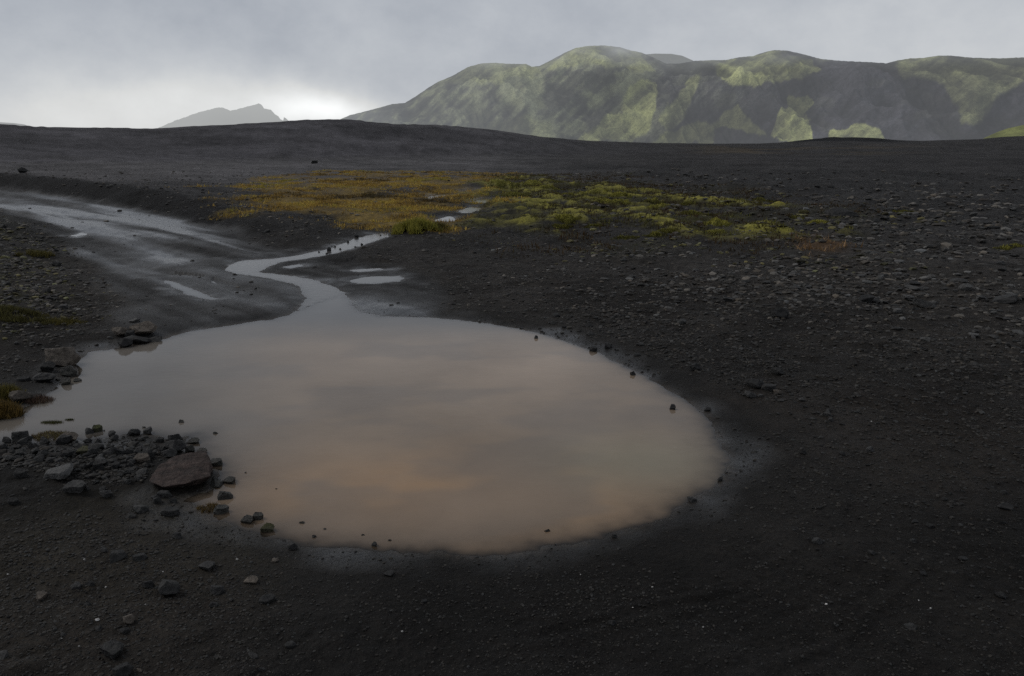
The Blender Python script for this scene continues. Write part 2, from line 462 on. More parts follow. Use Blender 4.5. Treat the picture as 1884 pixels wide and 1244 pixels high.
def mountain_material(name, scale=0.03, haze=None):
    """slope colours from the mesh, with the haze of the rainy air painted over them as emission"""
    m, nt, out = new_mat(name)
    geo = N(nt, 'ShaderNodeNewGeometry').outputs['Position']
    col = N(nt, 'ShaderNodeAttribute', attribute_name="col").outputs['Color']
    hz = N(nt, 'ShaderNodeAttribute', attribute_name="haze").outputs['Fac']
    n1 = noise_n(nt, geo, scale, 6, 0.7)
    n2 = noise_n(nt, geo, scale * 6, 4, 0.7)
    c = mulcol(nt, col, mathn(nt, 'MULTIPLY', maprange(nt, n1, 0.3, 0.7, 0.75, 1.25), maprange(nt, n2, 0.3, 0.7, 0.68, 1.32)))
    b = N(nt, 'ShaderNodeBsdfDiffuse'); L(nt, c, b.inputs[0])
    bp = N(nt, 'ShaderNodeBump'); bp.inputs['Strength'].default_value = 0.6; bp.inputs['Distance'].default_value = 1.0
    L(nt, mathn(nt, 'ADD', mathn(nt, 'MULTIPLY', n1, 16.0), mathn(nt, 'MULTIPLY', n2, 6.0)), bp.inputs['Height']); L(nt, bp.outputs[0], b.inputs['Normal'])
    e = N(nt, 'ShaderNodeEmission'); e.inputs[0].default_value = (*(haze or HAZE), 1)  # slopes glow by this colour in place of haze in the air
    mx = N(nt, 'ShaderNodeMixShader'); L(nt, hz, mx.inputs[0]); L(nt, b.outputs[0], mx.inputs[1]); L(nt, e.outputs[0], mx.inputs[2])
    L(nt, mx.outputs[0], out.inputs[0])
    return m


M_GROUND = ground_material()
M_WATER = water_material("muddy_water", 0.0006)
M_STREAM = water_material("running_water", 0.0030)
M_BASALT = rock_material("dark_basalt", (0.013, 0.0128, 0.0132), (0.038, 0.037, 0.0355))
M_GREY = rock_material("grey_basalt", (0.024, 0.0235, 0.0235), (0.062, 0.060, 0.057))
M_PALE = rock_material("pale_grey_stone", (0.055, 0.054, 0.052), (0.105, 0.102, 0.098))
M_BROWN = rock_material("brown_stone", (0.055, 0.046, 0.038), (0.16, 0.135, 0.11))
M_RED = rock_material("red_layered_rock", (0.030, 0.021, 0.018), (0.092, 0.064, 0.054), strata=True)
M_OLIVE = rock_material("algae_stone", (0.035, 0.034, 0.02), (0.075, 0.07, 0.04), moss=(0.05, 0.05, 0.015))
M_MOSSY = rock_material("mossy_stone", (0.02, 0.02, 0.012), (0.04, 0.04, 0.02), moss=(0.05, 0.055, 0.012))
M_SUNK = rock_material("wet_stone", (0.018, 0.018, 0.016), (0.05, 0.047, 0.04), rough=0.5, spec=0.35)
M_WHITE = rock_material("white_pebble_stone", (0.45, 0.43, 0.40), (0.65, 0.63, 0.6), pit=0.3)
M_GRAVEL = attr_material("gravel_stone", 0.7, 0.3)
M_BLADE = attr_material("grass_blades", 0.6, 0.25, 0.3)
M_MOSS = attr_material("moss", 0.9, 0.1)
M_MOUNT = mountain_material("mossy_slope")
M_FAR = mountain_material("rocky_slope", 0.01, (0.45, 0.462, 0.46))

# ------------------------------------------------------------------ the ground sheet
fine = np.radians(np.linspace(-39.5, 39.5, 1180))
side = np.radians(np.linspace(39.5, 88, 70))[1:]
AZ = np.concatenate([-side[::-1], fine, side])
rs = [1.2]
while rs[-1] < 1500:
    r_ = rs[-1]
    dep = math.atan2(CZ, r_)
    px_per_ln = 796 * max(math.sin(dep) * math.cos(dep), 1e-4)
    rs.append(r_ * math.exp(min(max(0.8 / px_per_ln, 0.0022), 0.022)))
RS = np.array(rs)
nr, na = len(RS), len(AZ)
GX = (RS[:, None] * np.sin(AZ)[None, :]).ravel(); GY = (RS[:, None] * np.cos(AZ)[None, :]).ravel()
GZ, MK = ground(GX, GY, True)
idx = np.arange(nr * na, dtype=np.int32).reshape(nr, na)
GZ2 = GZ.reshape(nr, na)
GF = np.stack([idx[:-1, :-1], idx[:-1, 1:], idx[1:, 1:], idx[1:, :-1]], -1).reshape(-1, 4)
GV = np.stack([GX, GY, GZ], 1)

r = MK['r']; az = MK['az']; wsd = np.minimum(MK['sdp'], MK['sdq'])


def lerp(a, b, t):
    return a * (1 - t[:, None]) + np.asarray(b)[None, :] * t[:, None]


big = fbm(GX / 6, GY / 6, 4, 70); mid = fbm(GX / 1.1, GY / 1.1, 4, 71)
C = np.tile(np.array([0.0215, 0.0205, 0.0195]), (len(GX), 1))
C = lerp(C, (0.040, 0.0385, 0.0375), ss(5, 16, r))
C = lerp(C, (0.016, 0.0155, 0.0155), ss(3.9, 2.4, r))  # vignette painted in: nearest ground darkened in its colour
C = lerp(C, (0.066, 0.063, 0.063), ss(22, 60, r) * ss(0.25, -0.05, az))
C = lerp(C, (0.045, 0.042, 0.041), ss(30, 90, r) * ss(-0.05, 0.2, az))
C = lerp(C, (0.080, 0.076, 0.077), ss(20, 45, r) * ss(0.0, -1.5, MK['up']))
# darker ash band on the flank of the far hill
C = lerp(C, (0.058, 0.055, 0.060), ss(0.05, 0.25, MK['t'] + 0.10 * big) * ss(0.35, -0.3, az) * 0.85)
C = lerp(C, (0.034, 0.032, 0.034), ss(0.35, 0.75, MK['t'] + 0.12 * fbm(GX / 18, GY / 30, 3, 72)) * ss(0.15, -0.05, az) * ss(-0.2, 0.4, fbm(GX / 25, GY / 14, 3, 85)) * 0.7)
C = lerp(C, (0.008, 0.008, 0.009), ss(345, 365, r) * ss(0.31, 0.35, az) * ss(0.47, 0.42, az))
C = lerp(C, (0.09, 0.07, 0.045), ss(90, 150, r) * ss(330, 250, r) * ss(0.18, 0.28, az) * ss(0.5, 0.36, az) * ss(-0.2, 0.5, fbm(GX / 12, GY / 30, 3, 101)) * 0.7)
C = C * (1 + 0.34 * big + 0.32 * mid)[:, None] * (0.84 - 0.28 * ss(11, 5.5, r) + 0.36 * ss(20, 60, r) * ss(0.25, -0.1, az))[:, None] * (np.array([[1.0, 1.0, 1.0]]) + ss(26, 10, r)[:, None] * np.array([[0.08, 0.0, -0.09]]))  # distance factor also carries the vignette, darkening the near ground's colour
# dark cut face of the bank
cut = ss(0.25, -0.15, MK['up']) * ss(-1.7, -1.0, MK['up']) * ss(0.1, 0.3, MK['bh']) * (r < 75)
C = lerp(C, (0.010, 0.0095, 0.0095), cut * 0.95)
# the track
C = lerp(C, (0.030, 0.0295, 0.0295), MK['road'] * 0.75)
# moss and dry grass
C = lerp(C, (0.035, 0.032, 0.018), MK['fringe'] * 0.55 * ss(-0.35, 0.45, fbm(GX / 2.2, GY / 2.2, 4, 73)))
gp = ss(-0.45, 0.35, fbm(GX / 1.6, GY / 2.2, 4, 86) - 0.45 * ss(22, 50, r) + 0.4)
C = lerp(C, (0.21, 0.145, 0.045), MK['gold'] * 0.92 * gp * (0.75 + 0.4 * fbm(GX / 0.6, GY / 0.9, 3, 88)))
crest = ridged(GX / 2.4, GY / 2.4, 3, 14) + 0.5 * ridged(GX / 0.7, GY / 0.7, 3, 87)
C = lerp(C, (0.055, 0.052, 0.020), MK['green'] * 0.9 * ss(-0.6, 0.3, fbm(GX / 1.4, GY / 1.4, 4, 74)))
C = lerp(C, (0.33, 0.30, 0.06), MK['green'] * ss(0.35, 0.95, crest + 0.25 * fbm(GX / 0.25, GY / 0.25, 2, 89)) * 0.8)  # crests painted brighter as if lit, hollows left dark
C = lerp(C, (0.090, 0.055, 0.030), MK['rust'] * 0.8)
C = lerp(C, (0.030, 0.029, 0.016), MK['mound'] * 0.55 * ss(-0.2, 0.4, fbm(GX / 0.8, GY / 0.8, 4, 75)))
brn = ss(3.0, 4.0, r) * ss(5.2, 4.6, r) * ss(-0.26, -0.36, az)
C = lerp(C, (0.026, 0.022, 0.015), brn * 0.7)
tan_ = fbm(GX / 2.7, GY / 2.7, 3, 76)
C = lerp(C, (0.032, 0.026, 0.021), ss(0.1, 0.7, tan_) * ss(12, 5, r) * 0.5)
# saturated ground at the waterline
wetb = ss(0.36, -0.02, wsd + 0.20 * fbm(GX / 0.7, GY / 0.7, 3, 77))
C = C * (1 - 0.35 * ss(0.5, 0.0, wsd))[:, None]
C = lerp(C, (0.10, 0.08, 0.062), ss(0.10, -0.16, wsd + 0.03 * mid) * 0.9)
# wet sheen along the track, streaked in the direction of travel
st = fbm((GX * 0.71 + GY * 0.70) / 0.7, (GX * 0.70 - GY * 0.71) / 7.0, 4, 78)
sheen = ss(0.6, -0.6, MK['sheen'])
wet = np.clip(np.maximum(wetb * (0.60 + 0.35 * fbm(GX / 0.3, GY / 0.3, 3, 110)), MK['road'] * (0.34 + 0.5 * st) + MK['road'] * sheen * (0.60 + 0.55 * st) + 0.12 * MK['road'] * fbm(GX / 0.35, GY / 0.35, 3, 79)), 0, 1) * ss(70, 50, r)
wet = np.maximum(wet, 0.10 * ss(12, 6, r) * (1 + mid * 0.6) * (1 - MK['mound']))
wet = np.clip(wet, 0, 1)
grit = np.clip(MK['rough'] * (1 - 0.85 * MK['gold']) * (1 - MK['green'] * .5), 0.05, 1)
MASK = np.stack([wet, np.clip(MK['rough'], 0, 1), grit], 1)

fc_idx = GF[:, 0]
is_hill = (MK['t'][fc_idx] > 0.02) & (az[fc_idx] < 0.16)
is_road = (MK['road'][fc_idx] > 0.5) & (wsd[fc_idx] > -0.0) & (~is_hill)
for nm, keep, lab, cat in (
        ("track", is_road, "wet rutted dirt track coming in from the left and fording the muddy pond", "track"),
        ("hill", is_hill, "long low hill of dark ash behind the golden moss and the track", "hill"),
        ("ground", ~(is_road | is_hill), "black volcanic sand and gravel plain around the pond", "ground")):
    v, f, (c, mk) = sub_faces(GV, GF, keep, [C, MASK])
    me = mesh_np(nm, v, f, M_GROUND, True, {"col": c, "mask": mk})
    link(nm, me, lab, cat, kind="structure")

# ------------------------------------------------------------------ water
zmin = np.minimum.reduce([GZ[GF[:, i]] for i in range(4)])
under = (zmin < ZW + 0.002) & (r[fc_idx] < 75)
# neck where the stream enters the pond
n0, n1_ = np.array(plane(545, 572, ZW)), np.array(plane(632, 540, ZW))
side_ = (n1_[0] - n0[0]) * (GY - n0[1]) - (n1_[1] - n0[1]) * (GX - n0[0])
sd_pond = poly_sd(GX, GY, POND); sd_str = poly_sd(GX, GY, STREAM)
is_pond = under & (sd_pond[fc_idx] < 0.25) & (sd_pond[fc_idx] <= sd_str[fc_idx])
is_str = under & (sd_str[fc_idx] < 0.25) & ~is_pond
depth = ZW - GZ
WV = GV.copy(); WV[:, 2] = ZW
k = np.stack([GX, GY], 1)
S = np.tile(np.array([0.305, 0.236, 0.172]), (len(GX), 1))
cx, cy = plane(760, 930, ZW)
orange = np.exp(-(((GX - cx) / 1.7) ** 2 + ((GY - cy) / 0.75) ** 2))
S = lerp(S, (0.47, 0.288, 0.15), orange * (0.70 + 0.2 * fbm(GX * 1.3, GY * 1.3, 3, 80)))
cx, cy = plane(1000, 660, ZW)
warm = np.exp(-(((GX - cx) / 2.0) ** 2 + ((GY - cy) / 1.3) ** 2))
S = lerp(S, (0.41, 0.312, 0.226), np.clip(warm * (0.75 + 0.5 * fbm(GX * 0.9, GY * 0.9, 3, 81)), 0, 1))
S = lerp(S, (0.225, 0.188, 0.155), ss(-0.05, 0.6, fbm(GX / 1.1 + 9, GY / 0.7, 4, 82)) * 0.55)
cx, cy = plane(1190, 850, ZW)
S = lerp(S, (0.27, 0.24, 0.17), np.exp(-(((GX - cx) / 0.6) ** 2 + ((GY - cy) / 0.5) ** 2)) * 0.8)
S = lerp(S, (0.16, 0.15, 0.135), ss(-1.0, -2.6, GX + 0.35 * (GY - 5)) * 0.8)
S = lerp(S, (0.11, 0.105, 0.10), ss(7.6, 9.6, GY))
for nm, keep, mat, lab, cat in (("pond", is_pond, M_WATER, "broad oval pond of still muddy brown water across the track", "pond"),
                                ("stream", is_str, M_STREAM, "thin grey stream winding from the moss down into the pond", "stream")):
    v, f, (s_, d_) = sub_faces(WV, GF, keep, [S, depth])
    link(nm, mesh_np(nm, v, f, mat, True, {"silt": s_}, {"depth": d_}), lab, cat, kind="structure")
PLAB = ["narrower upper one of two bright puddles right of the stream bend", "wider lower one of two bright puddles right of the stream bend",
        "tiny puddle beside the stream bend", "puddle at the right end of the golden moss near green grass", "puddle below the brightest green moss hummocks",
        "thin pool in the middle of the golden moss", "small far pool at the back of the golden moss", "sliver of water on the right edge of the golden moss",
        "curved pale puddle on the lower part of the track", "small pale puddle on the left verge of the track"]
used_w = is_pond | is_str
for P, lab in zip(PUDDLES, PLAB):
    sd = poly_sd(GX, GY, P)
    keep = under & (sd[fc_idx] < 0.45) & ~used_w
    used_w |= keep
    if keep.sum() < 3:
        continue
    v, f, (s_, d_) = sub_faces(WV, GF, keep, [S * 0 + np.array([0.13, 0.13, 0.125]), depth])
    link("puddle", mesh_np("puddle", v, f, M_WATER, True, {"silt": s_}, {"depth": d_}), lab, "puddle", kind="structure")


# ------------------------------------------------------------------ mountains
def interp_line(pts):
    a = np.array([azel(x, y) for x, y in pts])
    return a[:, 0], a[:, 1]


def poly_px(px, py, pts, soft):
    return ss(soft, -soft, poly_sd(px, py, np.array(pts, dtype=float)))


def mountain(name, line, D0, D1, drop, na_, nv_, mat, colour, haze, gully=40.0, seed=0, label="", rough_top=0.0):
    la, le = interp_line(line)
    A = np.linspace(la[0], la[-1], na_)
    v = np.concatenate([np.linspace(0, 1, nv_), 1 + np.linspace(0.05, 0.8, 14)])
    AA, VV = np.meshgrid(A, v)                       # rows: v
    EL = np.interp(AA, la, le)
    EL = EL + math.radians(rough_top) * (fbm(AA * 420, AA * 0, 4, seed + 3))
    s = AA * D0
    d0 = D0 + 70 * fbm(s / 210, s * 0, 3, seed); d1 = D1 + 60 * fbm(s / 260, s * 0, 2, seed + 5)
    Dm = d0 + (d1 - d0) * VV
    zr = CZ + d1 * np.tan(EL)
    vc = np.clip(VV, 0, 1)
    prof = np.sin(vc * PI / 2) ** 1.15
    warp = 26 * fbm(s / 90, vc * 3, 3, seed + 7)
    dd = vc * (D1 - D0)
    wx = 38 * fbm(s / 150, dd / 150, 3, seed + 21); wy = 38 * fbm(s / 150 + 7, dd / 150, 3, seed + 22)
    g = ridged((s + wx + 0.55 * dd) / 190, (dd + wy) / 330, 5, seed + 9)
    g2 = ridged((s + 0.5 * wx + 0.5 * dd) / 58, (dd + wy - 0.3 * s) / 120, 4, seed + 11)
    g3 = ridged((s + 0.3 * wx + 0.4 * dd) / 17, (dd + wy) / 34, 3, seed + 15)
    env = (vc * (1 - vc) * 4) ** 0.8 * ss(0.93, 0.45, vc)
    gs = np.clip(zr / 170, 0, 1.1)
    z = -10 + (zr + 10) * prof + gs * env * (gully * (g - 0.45) + 0.30 * gully * (g2 - 0.45) + 0.10 * gully * (g3 - 0.45))
    z = np.where(VV > 1, zr - (VV - 1) * (d1 - d0) * drop, z)
    Dm = Dm + env * 25 * fbm(s / 60, vc * 4, 4, seed + 13)
    X = Dm * np.sin(AA); Y = Dm * np.cos(AA)
    V = np.stack([X.ravel(), Y.ravel(), z.ravel()], 1)
    n_r = len(v)
    ix = np.arange(n_r * na_, dtype=np.int32).reshape(n_r, na_)
    f = np.stack([ix[:-1, :-1], ix[:-1, 1:], ix[1:, 1:], ix[1:, :-1]], -1).reshape(-1, 4)
    # bearings of every point as seen from the pond, in the photograph's units: where the moss patches lie
    d = V - np.array([0, 0, CZ])
    cf = d[:, 1] * math.cos(PITCH) - d[:, 2] * math.sin(PITCH); cu = d[:, 1] * math.sin(PITCH) + d[:, 2] * math.cos(PITCH)
    bx = 942 + F * d[:, 0] / cf; by = 622 - F * cu / cf
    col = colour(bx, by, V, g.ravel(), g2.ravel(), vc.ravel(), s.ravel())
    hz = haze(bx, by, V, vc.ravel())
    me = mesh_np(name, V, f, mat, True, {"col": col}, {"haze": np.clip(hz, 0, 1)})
    return link(name, me, label, "mountain", kind="structure")


PATCH = [  # bright moss patches on the ridge
    ([(1432, 258), (1418, 247), (1430, 225), (1440, 200), (1450, 178), (1470, 171), (1492, 173), (1496, 195), (1484, 208), (1488, 232), (1492, 256), (1465, 264)], 4, 1.0),
    ([(1318, 217), (1345, 205), (1364, 196), (1378, 222), (1400, 250), (1368, 250), (1350, 236), (1322, 236)], 4, 0.85),
    ([(1192, 268), (1215, 246), (1250, 226), (1290, 214), (1322, 226), (1322, 268)], 9, 0.8),
    ([(1040, 268), (1075, 248), (1105, 236), (1135, 205), (1150, 165), (1180, 140), (1205, 150), (1204, 190), (1190, 230), (1150, 260)], 9, 0.75),
    ([(1325, 158), (1318, 130), (1350, 112), (1420, 96), (1500, 110), (1508, 130), (1478, 146), (1420, 150), (1380, 157)], 8, 0.75),
    ([(1512, 262), (1535, 236), (1570, 230), (1600, 228), (1620, 240), (1634, 262)], 5, 0.8),
    ([(1650, 112), (1700, 106), (1800, 108), (1890, 106), (2100, 110), (2100, 150), (1890, 150), (1830, 172), (1790, 228), (1762, 232), (1766, 195), (1740, 150), (1660, 140)], 12, 0.45),
    ([(1000, 128), (1060, 86), (1110, 80), (1180, 96), (1205, 128), (1120, 124), (1060, 116), (1012, 134)], 8, 0.55),
    ([(1210, 215), (1240, 170), (1275, 140), (1290, 150), (1262, 200), (1222, 240)], 8, 0.5),
    ([(820, 145), (885, 114), (980, 118), (990, 135), (900, 150)], 10, 0.4),
    ([(860, 260), (900, 225), (960, 215), (1000, 230), (1010, 262)], 12, 0.35),
]


def green_cols(bx, by, V, g, g2, vc, s):
    jx = bx + 14 * fbm(s / 30, vc * 5, 5, 90); jy = by + 10 * fbm(s / 22, vc * 6, 5, 91)
    gm = np.zeros(len(bx))
    for pts, soft, amt in PATCH:
        gm = np.maximum(gm, amt * poly_px(jx, jy, pts, soft * 0.4))
    streak = 0.35 * fbm(s / 11, vc * 2.2 + s / 160, 4, 92) + 0.8 * fbm((s - 0.9 * V[:, 2]) / 10, (s + V[:, 2]) / 70, 4, 94)
    mott = fbm(s / 34, V[:, 2] / 24, 5, 93)
    left = np.maximum(ss(1300, 1080, bx), 0.28 * ss(1480, 1250, bx) * ss(230, 190, by))
    grey = np.array([[0.105, 0.101, 0.115]]) * (1 + 0.25 * streak + 0.12 * mott)[:, None]
    oliv = np.array([[0.37, 0.385, 0.235]])
    lf = left * (0.35 + 0.6 * ss(-0.45, 0.35, mott + 0.7 * streak))
    base = grey * (1 - lf[:, None]) + oliv * lf[:, None] * (1 + 0.35 * streak + 0.25 * mott)[:, None]
    top = ss(150, 95, by) * ss(0.62, 0.9, vc)
    base = lerp(base, (0.36, 0.37, 0.25), top * 0.8 * ss(-0.5, 0.3, mott))
    gm = np.clip(gm * (1.0 + 0.25 * mott + 0.22 * streak) + 0.15 * ss(0.3, 0.8, mott) * (left + 0.3), 0, 1)
    c = lerp(base, (0.62, 0.64, 0.275), gm)
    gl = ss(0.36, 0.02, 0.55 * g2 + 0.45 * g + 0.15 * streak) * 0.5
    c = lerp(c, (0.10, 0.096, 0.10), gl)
    c = c * 1.12 * (0.46 + 0.75 * np.clip(g * 0.55 + 0.45 * g2 + 0.12 * streak, 0, 1.15))[:, None]  # gullies darkened and ridges lifted in the colour, in place of shading
    return c


RIDGE = [(600, 235), (628, 219), (645, 212), (662, 208), (700, 198), (722, 192), (745, 190), (768, 176), (790, 161), (805, 152), (832, 141), (860, 125), (885, 118),
         (910, 117), (935, 119), (968, 119), (978, 124), (992, 123), (1012, 113), (1040, 98), (1058, 90), (1080, 86), (1110, 85), (1140, 88), (1160, 94), (1180, 98), (1200, 106), (1225, 118),
         (1250, 118), (1280, 113), (1310, 112), (1335, 112), (1360, 107), (1385, 105), (1405, 98), (1425, 94), (1450, 95), (1480, 102), (1510, 110), (1550, 114), (1600, 116),
         (1630, 118), (1650, 113), (1675, 109), (1700, 108), (1725, 104), (1750, 104), (1790, 108), (1840, 109), (1884, 107), (1960, 112), (2100, 120), (2300, 135), (2500, 170), (2700, 230)]
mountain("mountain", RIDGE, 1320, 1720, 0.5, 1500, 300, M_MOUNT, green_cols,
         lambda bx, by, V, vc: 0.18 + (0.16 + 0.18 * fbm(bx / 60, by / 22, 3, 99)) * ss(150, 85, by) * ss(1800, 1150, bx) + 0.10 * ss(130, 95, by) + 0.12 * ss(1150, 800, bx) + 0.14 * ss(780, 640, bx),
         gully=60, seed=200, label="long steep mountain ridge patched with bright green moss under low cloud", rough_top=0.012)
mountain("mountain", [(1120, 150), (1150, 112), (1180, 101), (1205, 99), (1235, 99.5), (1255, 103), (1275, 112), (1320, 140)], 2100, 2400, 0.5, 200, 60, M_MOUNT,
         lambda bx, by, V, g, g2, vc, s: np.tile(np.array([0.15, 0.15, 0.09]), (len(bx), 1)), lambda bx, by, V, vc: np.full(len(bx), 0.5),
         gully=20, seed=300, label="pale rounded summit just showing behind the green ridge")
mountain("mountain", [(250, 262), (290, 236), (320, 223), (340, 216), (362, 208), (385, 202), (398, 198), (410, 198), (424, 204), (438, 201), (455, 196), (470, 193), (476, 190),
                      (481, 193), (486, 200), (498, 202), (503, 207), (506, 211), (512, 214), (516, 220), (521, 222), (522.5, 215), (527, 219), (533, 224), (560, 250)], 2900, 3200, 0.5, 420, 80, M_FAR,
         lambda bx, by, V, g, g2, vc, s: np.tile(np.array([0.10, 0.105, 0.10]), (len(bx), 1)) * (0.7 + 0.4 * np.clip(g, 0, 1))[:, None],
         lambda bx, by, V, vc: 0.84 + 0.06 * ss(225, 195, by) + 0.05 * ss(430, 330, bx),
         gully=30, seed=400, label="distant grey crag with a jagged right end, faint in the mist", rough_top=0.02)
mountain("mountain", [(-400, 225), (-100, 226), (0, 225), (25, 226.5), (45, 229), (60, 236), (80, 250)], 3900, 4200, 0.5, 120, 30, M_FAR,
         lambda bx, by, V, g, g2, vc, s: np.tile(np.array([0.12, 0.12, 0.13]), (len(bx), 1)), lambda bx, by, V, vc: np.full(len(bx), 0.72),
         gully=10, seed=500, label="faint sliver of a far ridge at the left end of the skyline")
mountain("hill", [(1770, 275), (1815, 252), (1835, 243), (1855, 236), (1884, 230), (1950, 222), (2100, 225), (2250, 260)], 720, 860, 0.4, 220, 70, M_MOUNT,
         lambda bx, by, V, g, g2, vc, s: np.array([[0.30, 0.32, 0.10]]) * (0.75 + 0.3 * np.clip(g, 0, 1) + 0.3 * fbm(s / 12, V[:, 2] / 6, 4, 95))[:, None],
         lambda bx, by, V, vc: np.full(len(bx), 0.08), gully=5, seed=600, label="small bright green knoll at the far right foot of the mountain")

# ------------------------------------------------------------------ stones
def ico(sub):
    bm = bmesh.new(); bmesh.ops.create_icosphere(bm, subdivisions=sub, radius=1.0)
    V = np.array([v.co[:] for v in bm.verts]); Fc = np.array([[v.index for v in f.verts] for f in bm.faces]); bm.free()
    return V, Fc


ICO1, ICO2, ICO3 = ico(1), ico(3), ico(4)
ICO2 = ICO3


def rock_shape(base, seed, cuts=12, rough=0.05, lo=0.45, hi=0.85):
    rg = np.random.default_rng(seed)
    V = base[0].copy()
    for _ in range(cuts):
        n = rg.normal(size=3); n /= np.linalg.norm(n)
        d = rg.uniform(lo, hi)
        h = V @ n - d
        V = V - np.outer(np.maximum(h, 0) * 0.97, n)
    if rough:
        q = V * 2.4 + seed
        dsp = np.array([mnoise.fractal(Vector(p), 0.7, 2.1, 5) for p in q])
        nv = V / (np.linalg.norm(V, axis=1)[:, None] + 1e-9)
        V = V + nv * (dsp * rough)[:, None]
    V[:, 2] -= 0.5 * (V[:, 2].max() + V[:, 2].min())
    ext = np.abs(V).max(0)
    return V / ext


PROTO = [mesh_np("stone", rock_shape(ICO2, 100 + i, 22 if i % 2 else 16, 0.07, 0.42, 0.8), ICO2[1], M_BASALT, False) for i in range(14)]
FLATP = [mesh_np("stone", rock_shape(ICO2, 300 + i, 20, 0.06, 0.40, 0.8), ICO2[1], M_BASALT, False) for i in range(6)]
MESHES = {}


def proto(i, mat, flat=False):
    src = FLATP[i % 6] if flat else PROTO[i % 14]
    key = (src.name, mat.name)
    if key not in MESHES:
        me = src.copy(); me.materials.clear(); me.materials.append(mat); me.name = "stone"
        MESHES[key] = me
    return MESHES[key]


def stone(px, py, w, hr, mat, label, group=None, name="stone", seed=None, sink=0.25, flat=False, dr=0.8, me=None, rz=None, tilt=0.18):
    """a stone whose foot is seen at (px, py), w wide there"""
    x, y, z = at(px, py)
    if z < ZW:
        x, y = plane(px, py, ZW)
    dist = math.sqrt(x * x + y * y + CZ * CZ)
    W = w * dist / F
    i = seed if seed is not None else random.randrange(10000)
    rg = random.Random(i)
    a = (W / 2, W / 2 * dr, W / 2 * hr)
    d = math.hypot(x, y)
    x += x / d * a[1] * 0.7; y += y / d * a[1] * 0.7
    zg = gz(x, y)
    if zg < ZW:                                  # stands on the bed, its top out of the water
        top = ZW + W * hr * 0.8
        a = (a[0], a[1], (top - zg) / 2 / (1 - sink))
    o = link(name, me or proto(i, mat, flat), label, "stone", group)
    o.rotation_euler = (rg.uniform(-tilt, tilt), rg.uniform(-tilt, tilt), (rg.choice((0, PI)) + rg.uniform(-0.5, 0.5)) if rz is None else rz)
    o.scale = a
    o.location = (x, y, zg + a[2] * (1 - 2 * sink))
    return o


# the red layered rock, built on its own outline
def hull_rock(name, pts, mat, sub=4, amp=0.02, seed=1):
    bm = bmesh.new()
    for p in pts: bm.verts.new(p)
    bmesh.ops.convex_hull(bm, input=bm.verts[:])
    loose = [v for v in bm.verts if not v.link_faces]
    bmesh.ops.delete(bm, geom=loose, context='VERTS')
    bmesh.ops.bevel(bm, geom=bm.edges[:], offset=0.004, segments=1, affect='EDGES')
    bmesh.ops.triangulate(bm, faces=bm.faces[:])
    for _ in range(sub):
        le = [e for e in bm.edges if e.calc_length() > 0.022]
        if not le: break
        bmesh.ops.subdivide_edges(bm, edges=le, cuts=1)
        bmesh.ops.triangulate(bm, faces=[f for f in bm.faces if len(f.verts) > 3])
    bm.normal_update()
    mv = []
    for v in bm.verts:
        p = v.co
        lay = mnoise.fractal(Vector((p.x * 5, p.y * 8 + p.z * 8, p.z * 60 + p.x * 12 + seed)), 1.0, 2.0, 3)
        n = mnoise.fractal(p * 14 + Vector((seed, 0, 0)), 0.9, 2.1, 4)
        mv.append(v.normal * (n * amp + lay * amp * 0.5))
    for v, m_ in zip(bm.verts, mv): v.co += m_
    bmesh.ops.recalc_face_normals(bm, faces=bm.faces[:])
    me = bpy.data.meshes.new(name); bm.to_mesh(me); bm.free()
    me.materials.append(mat)
    return me


x, y, z = at(325, 905)
dist = math.sqrt(x * x + y * y + CZ * CZ); u = dist / F      # metres per photo unit there
red = hull_rock("rock", [(-54 * u, .04, .085), (-24 * u, -.06, .07), (16 * u, -.05, .075), (24 * u, -.03, .085), (56 * u, .04, .08), (-38 * u, .09, 0), (-15 * u, .05, 0), (20 * u, .06, 0), (44 * u, .10, 0),
                         (-44 * u, .16, .135), (-18 * u, .26, .175), (40 * u, .30, .185), (52 * u, .17, .135), (-42 * u, .28, 0), (48 * u, .33, 0), (-50 * u, .12, .03)],
                M_RED, 5, 0.008, 3)
o = link("rock", red, "large reddish brown layered rock jutting over the pond edge among dark stones", "rock", loc=(x, y + 0.03, gz(x, y + 0.1) - 0.012))
o.scale = (0.90, 0.9, 0.78)
o.rotation_euler = (0, 0, math.atan2(-x, y) * 0.5)

